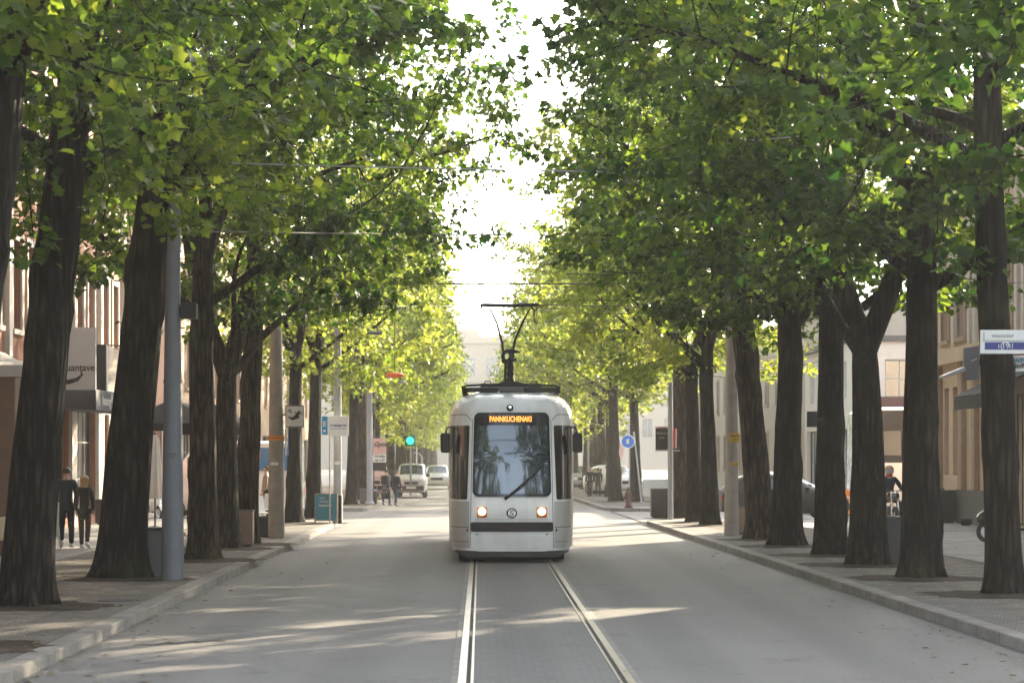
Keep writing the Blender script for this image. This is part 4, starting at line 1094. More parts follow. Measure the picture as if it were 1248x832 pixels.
# closing the street far away
bE = thing('far_building', 'pale hazy building closing the far end of the street', 'building', (0, 0, 0))
facade(bE, -40, 335, 0, 80, 17.5, 'far_stone', grid_ops(80, 26, 3, 4.5, 4.2, 1.5, 2.6, 'white'), depth=.4)
MB().box(-40.3, 40.3, 334.6, 350, 17.63, 18.6).build('roof', 'far_stone', bE)
MB().box(-3.6, -.2, 337, 341, 18.6, 19.7).build('roof_house', 'far_stone', bE)
MB().box(-40, 40, 334.7, 334.98, 12.2, 12.9).build('cornice', 'far_stone', bE)

# right side of the far avenue: low grey-beige terrace set back from the trees
bG = thing('grey_terrace', 'long grey-beige terrace beyond the white building on the right of the far avenue', 'building', (0, 0, 0))
facade(bG, 16.2, 205, -PI/2, 94, 8.6, 'far_stone', grid_ops(94, 20, 2, 1.0, 3.8, 1.3, 2.2, 'beige'))
MB().box(16.0, 30, 111.0, 205, 8.73, 9.1).build('roof', 'rooftile', bG)
MB().box(16.5, 30, 111.02, 111.3, .1, 8.7).build('end_wall', 'far_stone', bG)
bH = thing('side_street_house', 'tall tan house far down the right side street', 'building', (0, 0, 0))
facade(bH, 44, 118, 0, 30, 12, 'beige', grid_ops(30, 7, 3, 1.2, 3.6, 1.3, 2.0, 'beige'))
MB().box(43.8, 74.2, 117.7, 130, 12.13, 12.6).build('roof', 'rooftile', bH)
# ------------------------------------------------------------------ street furniture
def lin(p, d): return Vector((p[0], p[1], p[2] + d))
# blue-grey tapered pole
p = Vector((P(210.5, 600, 37.2).x, 37.2, SW))
t = thing('utility_pole', 'blue-grey tapered steel pole beside the leaning tree on the left pavement', 'pole', p)
MB().tube([(0, 0, -.02), (0, 0, 1), (0.0, 0, 4.1), (.03, 0, 5.72)], [.172, .166, .122, .092], 28).build('shaft', 'pole_grey', t, smooth=40)
MB().lathe([(.128, 3.02), (.150, 3.02), (.150, 3.06), (.128, 3.06)], 28).build('joint_ring', 'pole_grey', t, smooth=30)
MB().tube([(.03, 0, 5.70), (.03, 0, 5.76), (.03, 0, 5.80)], [.094, .09, .02], 20).build('cap', 'pole_grey', t, smooth=40)
b = MB(); n = 9
b.grid([[(.1505*math.sin(a), -.1505*math.cos(a), z) for a in [(-.62 + 1.24*i/8) for i in range(9)]] for z in (1.865, 1.955)])
b.build('sticker', 'yellow', t, smooth=60)
text('TRAXXIS', .035, (0, -.156, 1.925), 'black', t); text('00 204', .026, (0, -.156, 1.888), 'black', t)
bx = rbox('box_bracket', .09, .2, -.03, .03, 4.07, 4.13, 'black_metal', t, .004)
rbox('signal_box', .13, .375, -.11, .11, 4.0, 4.24, 'black', t, .012)
# grey cabinet between the leaning tree and the pole
p = P(185.5, 645, 37.9); p.z = SW
t = thing('utility_cabinet', 'low dark grey cabinet squeezed between the leaning tree and blue-grey pole', 'cabinet', p)
rbox('body', -.17, .17, -.14, .14, 0, .74, 'boxgrey', t, .008); rbox('lid', -.185, .185, -.155, .155, .742, .78, 'anthracite', t, .008)
rbox('door', -.145, .145, -.148, -.141, .06, .70, 'boxgrey', t, .003)
# pale concrete pole on the left
Yc = 56.0; p = P(337, 650, Yc); p.z = SW
t = thing('concrete_pole', 'pale concrete pole with orange band and picture box sign on the left', 'pole', p)
MB().tube([(0, 0, -.02), (0, 0, 1.2), (-.01, 0, 4.2), (-.01, 0, 4.78), (-.05, 0, 4.98)], [.192, .185, .150, .140, .05], 24).build('shaft', 'pole_conc', t, smooth=40)
MB().lathe([(.16, 2.26), (.182, 2.26), (.182, 2.37), (.16, 2.37)], 24).build('band', 'orange', t, smooth=30)
MB().box(-.13, .06, -.19, -.165, 1.69, 1.75).build('label_plate', 'white', t, bevel=.004)
text('2 106 STROMVERTEILER', .035, (-.0, -.185, 2.315), 'black', t)
s = rbox('sign_box', .215, .64, -.12, .0, 2.56, 3.07, 'boxgrey', t, .01)
rbox('sign_face', .235, .62, -.126, -.1195, 2.585, 3.045, 'white', s, .003)
sw = MB(); sw.tube([(.27, -.13, 2.93), (.33, -.13, 2.97), (.36, -.13, 2.92), (.31, -.13, 2.90)], [.012, .02, .018, .01], 6)
sw.tube([(.28, -.13, 2.80), (.38, -.13, 2.76), (.46, -.13, 2.80), (.54, -.13, 2.93), (.60, -.13, 2.86)], [.012, .035, .05, .03, .012], 8)
sw.tube([(.44, -.13, 2.92), (.48, -.13, 2.86), (.53, -.13, 2.78)], [.01, .02, .015], 6)
sw.build('picture', 'black', s, smooth=50)
MB().tube([(.15, -.05, 2.85), (.23, -.05, 2.85)], .02, 8).build('sign_bracket', 'black_metal', t)
rbox('side_banner', .20, .245, -.06, .0, 1.92, 2.54, 'white', t, .004); rbox('side_banner', .262, .282, -.06, .0, 1.92, 2.54, 'blue', t, .004)
# black and tan planter boxes
def box_planter(label, px0, px1, ytop, ybase, mat, d=.5, strip=False, cat='planter', shrub=False):
    Y = FPX * (CAMH - SW) / (ybase - VY); a, b = P(px0, 0, Y).x, P(px1, 0, Y).x
    zt = CAMH - (ytop - VY) / FPX * Y
    h = zt - SW; w = b - a
    t = thing('box_planter', label, cat, ((a+b)/2, Y + d/2, SW))
    mb = MB(); r = .03
    mb.box(-w/2, w/2, -d/2, d/2, .04, h - .03)
    mb.build('body', mat, t, bevel=.008)
    m2 = MB(); m2.box(-w/2 - .012, w/2 + .012, -d/2 - .012, -d/2 + r, h - .028, h); m2.box(-w/2 - .012, w/2 + .012, d/2 - r, d/2 + .012, h - .028, h)
    m2.box(-w/2 - .012, -w/2 + r, -d/2 + r + .001, d/2 - r - .001, h - .028, h); m2.box(w/2 - r, w/2 + .012, -d/2 + r + .001, d/2 - r - .001, h - .028, h)
    m2.build('rim', mat if mat != 'tan' else 'boxgrey', t, bevel=.004)
    MB().box(-w/2 + .05, w/2 - .05, -d/2 + .05, d/2 - .05, 0, .038).build('foot', 'black', t)
    if strip: rbox('edge_strip', -w/2 - .028, -w/2 - .002, -d/2 - .012, -d/2 + .06, .02, h - .01, 'stone_white', t, .003)
    return t
box_planter('tan planter box standing in front of the slim brown tree on the left', 289, 308, 621, 666, 'tan', .34)
box_planter('black planter box in front of the pale concrete pole on the left', 312, 343, 629, 654, 'anthracite', .5)
box_planter('black planter box with pale edge strip between the right trunks', 1063, 1099, 629, 687, 'anthracite', .5, True)
box_planter('tall black box planter at the right kerb corner below the grey pole', 794, 819, 595, 631, 'anthracite', .6)
box_planter('tan bin between the right concrete pole and the brown tree', 900, 911, 617, 651, 'tan', .3, cat='bin')
box_planter('black box against the grey plinth of the beige building', 1141, 1165, 597, 636.5, 'anthracite', .4)
box_planter('small low dark box on the ground under the beige wall', 1171, 1185, 632, 640, 'anthracite', .3, cat='box')
box_planter('slim black litter bin at the foot of the brick shopfront', 116, 124, 608, 639, 'black_metal', .3, cat='bin')
box_planter('dark grey box beside the light grey pole near the Gym banner', 438, 447, 595, 613, 'boxgrey', .4, cat='box')
box_planter('orange box glimpsed between the two dark right trunks', 1031, 1039, 597, 628, 'orange', .3, cat='box')

# light grey lamp post with an arm, and the bus stop flag next to it
Yl = 69.0; p = P(411.5, 636, Yl); p.z = SW
t = thing('lamp_post', 'light grey lamp post with a long arm behind the blue-edged sign', 'lamp post', p)
MB().tube([(0, 0, -.02), (0, 0, .8), (0, 0, .82), (0, 0, 5.2), (0, 0, 7.2)], [.150, .145, .118, .10, .075], 20).build('shaft', 'pole_light', t, smooth=40)
MB().tube([(0, 0, 5.42), (.5, 0, 5.45), (1.25, 0, 5.44)], [.035, .03, .025], 10).build('arm', 'pole_light', t, smooth=40)
MB().box(.80, 1.28, -.08, .08, 5.36, 5.42).build('lamp_head', 'boxgrey', t, bevel=.02)
MB().tube([(0, 0, 6.62), (-.5, 0, 6.60), (1.2, 0, 6.62)], [.02, .02, .015], 8).build('upper_arm', 'pole_light', t)
rbox('label_plate', -.08, .07, -.128, -.112, 1.66, 1.75, 'white', t, .003)
p = P(402, 634, 68.2); p.z = SW
t = thing('bus_stop_sign', 'white sign with blue edge and dark lettering on a thin post on the left', 'sign', p)
MB().tube([(0, 0, -.01), (0, 0, 2.9)], .022, 10).build('post', 'stone_white', t, smooth=40)
pn = rbox('panel', -.06, .53, -.06, -.025, 2.47, 3.02, 'white', t, .006)
rbox('blue_edge', -.225, -.062, -.062, -.023, 2.50, 3.02, 'cyan', t, .005)
text('er scoppens', .105, (.235, -.064, 2.77), 'navy', pn, sx=.92, bold=.003)
MB().box(.02, .46, -.063, -.0605, 2.665, 2.68).build('underline', 'blue', pn)
text('E', .20, (-.145, -.067, 2.80), 'white', t, bold=.006)
MB().box(-.18, -.11, -.066, -.0625, 2.58, 2.64).build('emblem', 'white', t)
# teal sandwich board
Yb = 68.4; p = P(397.5, 637, Yb); p.z = SW
t = thing('sandwich_board', 'teal chalkboard sandwich sign standing on the left pavement edge', 'sandwich board', p)
def board(s):
    o = MB().box(-.30, .30, -.012, .012, .10, .84).build('board', 'teal', t); o.location = (0, s*.20, 0); o.rotation_euler = (s*.18, 0, 0)
    f = MB()
    f.box(-.32, -.301, -.02, .02, 0, .86); f.box(.301, .32, -.02, .02, 0, .86); f.box(-.301, .301, -.02, .02, .841, .86); f.box(-.301, .301, -.02, .02, .08, .099)
    f.build('frame', 'tan', o, bevel=.003); return o
o = board(-1); board(1)
text('GET', .085, (-.10, -.016, .72), 'offwhite', o); text('vendre', .095, (-.06, -.016, .63), 'offwhite', o); text('wapsiven', .10, (-.02, -.016, .52), 'offwhite', o, bold=.002); text('ac', .05, (.18, -.016, .20), 'offwhite', o)
text('50c', .07, (.22, -.016, .77), 'tan', o)
p = P(414.5, 637, 68.8); p.z = SW
t = thing('bollard', 'dark post right next to the teal sandwich board', 'bollard', p)
MB().tube([(0, 0, -.01), (0, 0, .78), (0, 0, .80)], [.045, .045, .02], 14).build('post', 'black_metal', t, smooth=40); MB().lathe([(.07, 0), (.07, .03)], 16).build('base', 'black_metal', t)
# second pole further back, bollard, Gym banner
Yg = 96.0; p = P(450.5, 613, Yg); p.z = SW
t = thing('lamp_post', 'light grey pole in front of the Gym banner, farther along the left pavement', 'lamp post', p)
MB().tube([(0, 0, -.01), (0, 0, 5.0)], [.125, .10], 16).build('shaft', 'pole_light', t, smooth=40); MB().lathe([(.19, 0), (.19, .05), (.13, .12)], 16).build('base', 'pole_light', t)
p = P(457.5, 612, 97.0); p.z = SW
t = thing('bollard', 'short black bollard right of the light grey pole by the Gym banner', 'bollard', p)
MB().tube([(0, 0, -.01), (0, 0, .68), (0, 0, .72)], [.07, .07, .03], 14).build('post', 'black', t, smooth=40); MB().lathe([(.075, .5), (.075, .58)], 14).build('collar', 'pole_light', t)
Yq = 98.0; p = P(461.5, 611, Yq); p.z = SW
t = thing('advert_banner', 'pink and black Gym banner on a post behind the left pole', 'banner', p)
MB().tube([(-.2, .03, -.01), (-.2, .03, 3.0)], .03, 8).build('post', 'boxgrey', t)
zz = lambda y: CAMH - (y - VY) / FPX * Yq - SW
rbox('panel', -.22, .31, -.02, .0, zz(553), zz(534), 'pink', t, .004); rbox('lower_panel', -.22, .31, -.02, .0, zz(563), zz(553.2), 'white', t, .004)
text('Gym', .26, (.05, -.026, zz(541.5)), 'black', t, shear=.3, bold=.01)
text('FITNESS', .12, (.045, -.026, zz(556)), 'black', t, bold=.004); text('open 24', .12, (.045, -.026, zz(560.3)), 'black', t, bold=.004)
rbox('dark_panel', -.22, .31, -.02, .0, zz(573), zz(563.4), 'black', t, .004)
# traffic light
Yt = 118.0; p = P(500.5, 600, Yt); p.z = SW
t = thing('traffic_light', 'green traffic light on a thin pale post left of the tram', 'traffic light', p)
zz = lambda y: CAMH - (y - VY) / FPX * Yt - SW
MB().tube([(0, 0, -.01), (0, 0, zz(545))], .045, 10).build('post', 'pole_light', t, smooth=40)
rbox('housing', -.28, .22, -.06, .12, zz(543.5), zz(530), 'teal', t, .05)
MB().lathe([(.19, -.065), (.19, -.075), (.10, -.11), (.0, -.115)], 24, (-.02, 0, zz(536.8)), 'y').build('green_lens', 'green_light', t, smooth=50)
MB().lathe([(.22, -.06), (.22, -.15), (.205, -.15), (.205, -.06)], 24, (-.02, 0, zz(536.8)), 'y').build('visor', 'black', t, smooth=40)
p = P(514, 600, 122); p.z = SW
t = thing('signal_post', 'thin pale post with short arm behind the green traffic light', 'post', p)
MB().tube([(0, 0, -.01), (0, 0, 1.85), (-.12, 0, 2.05), (-.4, 0, 2.1)], [.05, .04, .035, .02], 10).build('post', 'pole_light', t, smooth=40); MB().lathe([(.09, 0), (.09, .04)], 14).build('base', 'pole_light', t)
# hanging orange lamp over the left lane
Yh = 63.0; p = P(481, 457, Yh)
t = thing('hanging_lamp', 'orange oval hanging sign lamp above the left lane', 'lamp', p, 0, None, .72)
MB().lathe([(.02, -.10), (.26, -.085), (.33, -.03), (.33, .03), (.26, .085), (.02, .10)], 24).build('shade', 'orange_bright', t, smooth=40)
sd = MB().lathe([(.02, -.08), (.14, -.05), (.15, 0), (.1, .05), (.02, .06)], 18, (.25, 0, -.24)).build('reflector', 'pole_light', t, smooth=40)
MB().tube([(0, 0, .1), (0, 0, 1.9)], .012, 6).build('hanger', 'wire', t); MB().tube([(.2, 0, -.08), (.25, 0, -.2)], .015, 6).build('link', 'wire', t)

# right: concrete pole with yellow plates
Yp = 58.0; p = P(891.5, 652, Yp); p.z = SW
t = thing('concrete_pole', 'tall grey-brown concrete pole with two yellow plates on the right kerb', 'pole', p)
MB().tube([(0, 0, -.02), (0, 0, 1.0), (0, 0, 5.0), (0, 0, 7.4)], [.175, .168, .130, .115], 24).build('shaft', 'pole_conc', t, smooth=40)
zz = lambda y: CAMH - (y - VY) / FPX * Yp - SW
rbox('yellow_plate', -.06, .17, -.185, -.155, zz(538.5), zz(527.5), 'yellow', t, .004); rbox('label_strip', -.02, .15, -.185, -.16, zz(567), zz(563), 'yellow', t, .004)
text('Danger', .07, (.055, -.188, zz(531)), 'black', t, bold=.002); text('10000 V', .05, (.055, -.188, zz(535.5)), 'black', t)
text('B 204', .05, (.065, -.188, zz(565.2)), 'black', t)
MB().tube([(-.1, 0, zz(335)), (-.8, 0, zz(334.5)), (-1.25, 0, zz(334.5))], [.045, .05, .02], 10).build('bracket_arm', 'black_metal', t, smooth=40)
# thin grey pole behind the far black planter, dark sign, red edge
Yq = 77.0; p = P(805, 629, Yq); p.z = .0
p.z = .0
t = thing('sign_post', 'thin light grey post rising behind the far black planter, dark signboard attached', 'sign', (p.x, 73.0, SW))
zz = lambda y: CAMH - (y - VY) / FPX * 73.0 - SW
MB().tube([(0, 0, -.01), (0, 0, zz(466))], [.085, .075], 16).build('post', 'pole_light', t, smooth=40)
pn = rbox('signboard', -.44, -.06, .09, .14, zz(548), zz(519.5), 'black', t, .006)
MB().box(-.44, -.06, .085, .0885, zz(521.5), zz(519.5)).build('top_edge', 'pink', pn); rbox('bottom_edge', -.46, .3, .08, .15, zz(549.5), zz(548.2), 'pole_light', pn, .003)
text('Restaurant', .085, (-.25, .085, zz(527.5)), 'offwhite', pn, sx=.85); text('mareske', .05, (-.25, .085, zz(533)), 'offwhite', pn)
rbox('red_edge', .09, .16, .09, .13, zz(546), zz(522), 'red', t, .004); rbox('white_edge', .165, .20, .09, .13, zz(546), zz(522), 'white', t, .004)
# round blue sign
Yr = 97.0; p = P(767, 611, Yr); p.z = SW
t = thing('round_sign', 'round blue sign with white symbol in front of a dark trunk on the right', 'sign', p)
zz = lambda y: CAMH - (y - VY) / FPX * Yr - SW
MB().tube([(0, .04, -.01), (0, .04, zz(528))], .03, 10).build('post', 'pole_light', t, smooth=40)
dsc = MB().lathe([(.275, -.0), (.275, -.03)], 32, (-.06, 0, zz(538)), 'y').build('disc', 'blue', t)
MB().tube([(-.06 + .262*math.cos(k*PI/16), -.034, zz(538) + .262*math.sin(k*PI/16)) for k in range(33)], .014, 6, caps=False).build('rim', 'white', dsc)
text('E', .24, (-.06, -.036, zz(538)), 'white', dsc, bold=.008)
MB().lathe([(.17, 0), (.17, -.025)], 24, (0, 0, 0), 'y').build('side_disc', 'pink', t).location = (-.32, .02, zz(550))
t.children[-1].scale = (.55, 1, 1.7)
# diagonal pale prop
p = P(779, 611, 99); p.z = SW
t = thing('guy_strut', 'thin pale diagonal strut leaning beside the dark trunk right of the round sign', 'strut', p)
MB().tube([(.10, 0, 0), (-.05, 0, 1.4), (-.22, 0, 2.9)], [.04, .035, .03], 8).build('rod', 'pole_light', t, smooth=40); MB().lathe([(.12, 0), (.12, .05)], 14, (.1, 0, 0)).build('base', 'pole_light', t)
# hydrant
p = P(766, 617, 89.5); p.z = SW
t = thing('hydrant', 'dark red hydrant standing at the far right kerb corner', 'hydrant', p)
MB().lathe([(.16, 0), (.16, .05), (.11, .08), (.10, .42), (.13, .45), (.13, .50), (.09, .60), (.05, .68), (.05, .74), (.02, .76)], 18).build('body', 'darkred', t, smooth=40)
for s in (-1, 1): MB().lathe([(.055, s*.08), (.055, s*.17), (.03, s*.19)], 12, (0, 0, .36), 'x').build('nozzle', 'darkred', t, smooth=40)
# far thin pole right of the tram
p = P(717, 604, 125); p.z = SW
t = thing('lamp_post', 'thin far pole behind the couple right of the tram', 'lamp post', p)
MB().tube([(0, 0, -.01), (0, 0, 4.8), (-.2, 0, 5.2), (-.9, 0, 5.3)], [.06, .05, .045, .03], 10).build('shaft', 'pole_light', t, smooth=40); MB().box(-1.25, -.85, -.08, .08, 5.25, 5.34).build('lamp_head', 'boxgrey', t, bevel=.02)
# black box on trunk
p = P(991.5, 510.5, 46.0)
t = thing('junction_box', 'small black box fixed to the side of a dark right trunk', 'box', (p.x - .02, 46.15, p.z))
rbox('case', -.085, .10, -.06, .06, -.15, .15, 'black', t, .01); rbox('bracket', .05, .25, .0, .05, -.03, .03, 'black_metal', t, .004)
# street sign on the nearest right trunk
Ys = 32.72
a, b = P(1194.5, 402, Ys), P(1262, 431, Ys)
t = thing('street_sign', 'white street sign with blue panel reading 19 on the nearest right trunk', 'sign', ((a.x + b.x)/2, Ys, (a.z + b.z)/2))
w, h = (b.x - a.x)/2, (a.z - b.z)/2
pl_ = rbox('plate', -w, w, -.012, .012, -h, h, 'white', t, .006)
fr = MB(); fr.box(-w + .03, w - .03, -.018, -.0125, h - .15, h - .142); fr.box(-w + .045, -w + .052, -.018, -.0125, h - .14, h - .03); fr.build('frame_line', 'boxgrey', pl_)
rbox('blue_panel', -w + .06, w - .06, -.018, -.0125, -h + .055, h - .165, 'navy', pl_, .003)
bx = MB(); bx.box(-w + .05, w - .05, -.019, -.0125, -h + .040, -h + .048); bx.box(-.13, -.122, -.0225, -.0185, -h + .07, -h + .13); bx.box(.055, .062, -.0225, -.0185, -h + .065, -h + .14); bx.build('divider', 'white', pl_)
text('WACHCENT', .052, (-.07, -.016, h - .085), 'boxgrey', pl_); text('19', .105, (-.035, -.021, -h + .105), 'white', pl_)
MB().tube([(-.035 + .062*math.cos(k*PI/12), -.021, -h + .10 + .055*math.sin(k*PI/12)) for k in range(-2, 19)], .005, 6).build('ring_mark', 'white', pl_)
for x in (-.25, .05): MB().box(x - .02, x + .02, .012, .16, -.03, .03).build('bracket', 'black_metal', t)
Y2 = 33.25; a, b = P(1230.5, 433, Y2), P(1268, 452, Y2)
t = thing('small_sign', 'smaller white sign with blue-green scribble at the right picture edge below the street sign', 'sign', ((a.x + b.x)/2, Y2, (a.z + b.z)/2))
w, h = (b.x - a.x)/2, (a.z - b.z)/2
pn = rbox('plate', -w, w, -.01, .01, -h, h, 'white', t, .004); pn.rotation_euler = (0, -.05, 0)
rbox('inset', -w + .03, w - .02, -.015, -.0105, -h + .03, h - .015, 'greyboard', pn, .003)
text('WPa', .085, (-.07, -.018, .035), 'teal', pn, bold=.004); text('Jaxfles', .075, (-.05, -.018, -.03), 'black', pn, bold=.003)
MB().tube([(-w + .02, .01, .02), (-w - .12, .05, .02)], .012, 6).build('bracket', 'black_metal', t)
# beige building: projecting sign
Yz = 64.0; p = P(1183, 443, Yz)
t = thing('projecting_sign', 'blue-grey projecting shop sign with a pale bar on the beige building', 'sign', (13.35, Yz, p.z))
z = lambda y: CAMH - (y - VY) / FPX * Yz - p.z
X = lambda x: (x - VX) / FPX * Yz - 13.35
MB().prism([(X(1174), z(424)), (X(1193), z(421)), (X(1193), z(462)), (X(1174), z(464))], -.08, .08).build('panel', 'pole_grey', t, bevel=.012)
MB().tube([(X(1183), -.09, z(440)), (X(1190), -.09, z(437))], .012, 6).build('stroke', 'white', t)
MB().prism([(X(1147), z(461)), (X(1147), z(458)), (X(1174), z(447)), (X(1174), z(453))], -.3, .3).build('bar', 'pole_light', t, bevel=.01)
rbox('wall_bracket', X(1193), .349, -.04, .04, z(445), z(438), 'black_metal', t, .005)
t = thing('shop_awning', 'dark awning above the curtained shop window at the right edge', 'awning', (13.7, 61.5, SW))
MB().prism([(-1.3, 3.45), (0, 4.1), (0, 4.03), (-1.3, 3.38)], -1.9, 1.9).build('canopy', 'black_canvas', t); MB().box(-1.31, -1.29, -1.9, 1.9, 3.1, 3.377).build('valance', 'black_canvas', t)
# left shop: navy awning, hanging signs
Ya = 59.0
t = thing('shop_awning', 'navy fabric awning with pale lettering over the left shopfront', 'awning', (-11.0, Ya, SW))
MB().prism([(0, 3.85), (1.62, 3.52), (1.62, 3.02), (1.55, 3.02), (0, 3.10)], 0, 7.2).build('canopy', 'navy_canvas', t, bevel=.01)
text('nik', .13, (.72, -.01, 3.18), 'greyboard', t); text('Nanaraing', .34, (1.627, 1.6, 3.27), 'greyboard', t, rot=(PI/2, 0, PI/2), bold=.004)
Yb = 58.4; a, b = P(66, 399, Yb), P(117, 475, Yb)
t = thing('hanging_sign', 'large pale grey sign with dark lettering and brushed smile on the left shop', 'sign', ((a.x + b.x)/2 - .1, Yb, (a.z + b.z)/2))
w, h = (b.x - a.x)/2 + .1, (a.z - b.z)/2
pn = rbox('panel', -w, w, -.04, .04, -h, h, 'greyboard', t, .008)
text('piquantave', .235, (.10, -.045, -.22), 'black', pn, sx=.95, bold=.004)
MB().tube([(-.40, -.05, -.42), (-.28, -.05, -.50), (-.05, -.05, -.56), (.15, -.05, -.50), (.30, -.05, -.37)], [.03, .05, .055, .045, .015], 8).build('smile_mark', 'black', pn, smooth=50)
MB().tube([(.27, -.05, -.40), (.25, -.05, -.31), (.28, -.05, -.28)], [.02, .015, .006], 6).build('brush_tip', 'black', pn)
MB().box(-w - .45, -w, -.02, .02, h - .12, h - .06).build('bracket', 'black_metal', t)
Yb = 62.2; a, b = P(112, 420, Yb), P(129.5, 476, Yb)
t = thing('hanging_sign', 'black vertical sign panel just right of the pale smile sign', 'sign', ((a.x + b.x)/2 - .3, Yb, (a.z + b.z)/2))
w, h = (b.x - a.x)/2 + .3, (a.z - b.z)/2
rbox('panel', -w, w, -.05, .05, -h, h, 'black', t, .02); rbox('edge', w + .002, w + .03, -.045, .045, -h, h, 'white', t, .004); MB().box(-w - .5, -w, -.02, .02, h - .15, h - .09).build('bracket', 'black_metal', t)
m, nt, out = new_mat('sunlit_banner'); dfs = nd(nt, 'ShaderNodeBsdfDiffuse'); tls = nd(nt, 'ShaderNodeBsdfTranslucent'); mxs = nd(nt, 'ShaderNodeMixShader', i_0=.5)
dfs.inputs[0].default_value = tls.inputs[0].default_value = (.78, .76, .72, 1)
nt.links.new(dfs.outputs[0], mxs.inputs[1]); nt.links.new(tls.outputs[0], mxs.inputs[2]); nt.links.new(mxs.outputs[0], out.inputs[0]); MT['banner'] = m
Yb = 65.0; a, b = P(131, 421, Yb), P(146, 479, Yb)
t = thing('hanging_banner', 'bright white fabric banner right of the black sign panel', 'banner', ((a.x + b.x)/2, Yb, (a.z + b.z)/2))
w, h = (b.x - a.x)/2, (a.z - b.z)/2
MB().prism([(-w, -h + .1), (w, -h), (w, h - .12), (-w, h)], -.008, .008).build('cloth', 'banner', t); MB().tube([(w, 0, h), (-w - 1.2, 0, h + .05)], .02, 8).build('rod', 'black_metal', t)
# brown canvas kiosk at the left edge
t = thing('market_kiosk', 'brown canvas kiosk with grey fabric roof at the left picture edge', 'kiosk', (-9.85, 46.0, SW))
rbox('canvas_wall', -1.0, 1.0, 0, 2.6, 0.0, 3.55, 'brown_canvas', t, .03)
MB().grid([[(-1.15 + 2.3*i/16, y, 3.60 + .42*(1 - abs(i/8 - 1)**1.4)*(1 if 0 < j < 3 else .55) - .03*math.sin(i*1.6)) for i in range(17)] for j, y in enumerate((-.15, .6, 1.9, 2.75))] ).build('roof', 'grey_canvas', t, smooth=60)
MB().box(-1.16, 1.16, -.16, -.13, 3.40, 3.62).build('roof_valance', 'grey_canvas', t); rbox('black_trim', -1.02, 1.02, -.02, -.001, 3.45, 3.52, 'black_canvas', t, .003)
rbox('bag', .72, .99, -.28, -.02, .30, .75, 'cream', t, .06)
# parasols
def parasol(label, px, Y, z_top, rad, mat, edge):
    p = P(px, 0, Y); t = thing('cafe_parasol', label, 'parasol', (p.x, Y, SW))
    MB().tube([(0, 0, 0), (0, 0, z_top)], .03, 10).build('post', 'black_metal', t, smooth=40)
    rows = [[(rad*f*math.cos(k*PI/4), rad*f*math.sin(k*PI/4), z_top - .62*f**1.15) for k in range(9)] for f in (0.02, .35, .7, 1.0)]
    rows.append([(x*1.0, y*1.0, z - .16) for x, y, z in rows[-1]])
    MB().grid(rows).build('canopy', mat, t, fix=False)
    for k in range(8): MB().tube([(0, 0, z_top - .75), (rad*.6*math.cos(k*PI/4), rad*.6*math.sin(k*PI/4), z_top - .40)], .012, 5).build('rib', edge, t)
    MB().lathe([(.3, 0), (.3, .06), (.05, .10)], 18).build('foot', 'anthracite', t)
parasol('black cafe parasol behind the blue-grey pole', 212, 58.5, 3.30, 1.25, 'black_canvas', 'black_metal')
parasol('second black cafe parasol, farther back behind the brown trunks', 262, 64.0, 3.25, 1.2, 'black_canvas', 'black_metal')
p = P(189, 0, 62.5)
t = thing('closed_parasol', 'closed white parasol hanging between the leaning tree and grey pole', 'parasol', (p.x, 62.5, SW))
MB().tube([(0, 0, 0), (0, 0, 2.5)], .025, 8).build('post', 'black_metal', t)
MB().grid([[(r*(1 + .22*math.cos(6*a))*math.cos(a), r*(1 + .22*math.cos(6*a))*math.sin(a), z) for a in [k*PI/24 for k in range(49)]] for z, r in ((2.45, .04), (2.3, .10), (1.6, .14), (.85, .19), (.8, .17))]).build('cloth', 'white_cloth', t, smooth=60)
MB().lathe([(.25, 0), (.25, .06), (.05, .1)], 18).build('foot', 'anthracite', t)
# cream folding board
p = P(60, 0, 48.6)
t = thing('folding_board', 'cream folding board with thin metal legs beside the walking couple', 'board', (p.x, 48.6, SW))
rbox('panel', -.22, .20, -.02, .02, .30, .98, 'stone_white', t, .015); MB().tube([(-.24, 0, 1.0), (.22, 0, 1.0)], .025, 8).build('top_rail', 'black', t)
for s in (-1, 1):
    for y in (-.16, .16): MB().tube([(s*.19, y*.2, .5), (s*.20, y, 0)], .012, 6).build('leg', 'steel', t)
# white plastic chairs
def chair(label, px, Y, rot):
    p = P(px, 0, Y); t = thing('garden_chair', label, 'chair', (p.x, Y, SW), rot, 'white plastic chairs')
    MB().box(-.22, .22, -.22, .22, .42, .45).build('seat', 'white', t, bevel=.012); MB().grid([[(-.22 + .44*i/6, .20 + .10*j/4 - .02*math.cos((i/3 - 1)*1.4), .45 + .42*j/4) for i in range(7)] for j in range(5)]).build('backrest', 'white', t, smooth=60)
    for sx in (-1, 1):
        for sy in (-1, 1): MB().tube([(sx*.19, sy*.19, .42), (sx*.23, sy*.23, 0)], [.022, .016], 6).build('leg', 'white', t)
chair('white plastic chair nearer the black planter on the left', 317, 62.5, .5); chair('white plastic chair behind the other, left of the concrete pole', 322, 66.5, -.6)

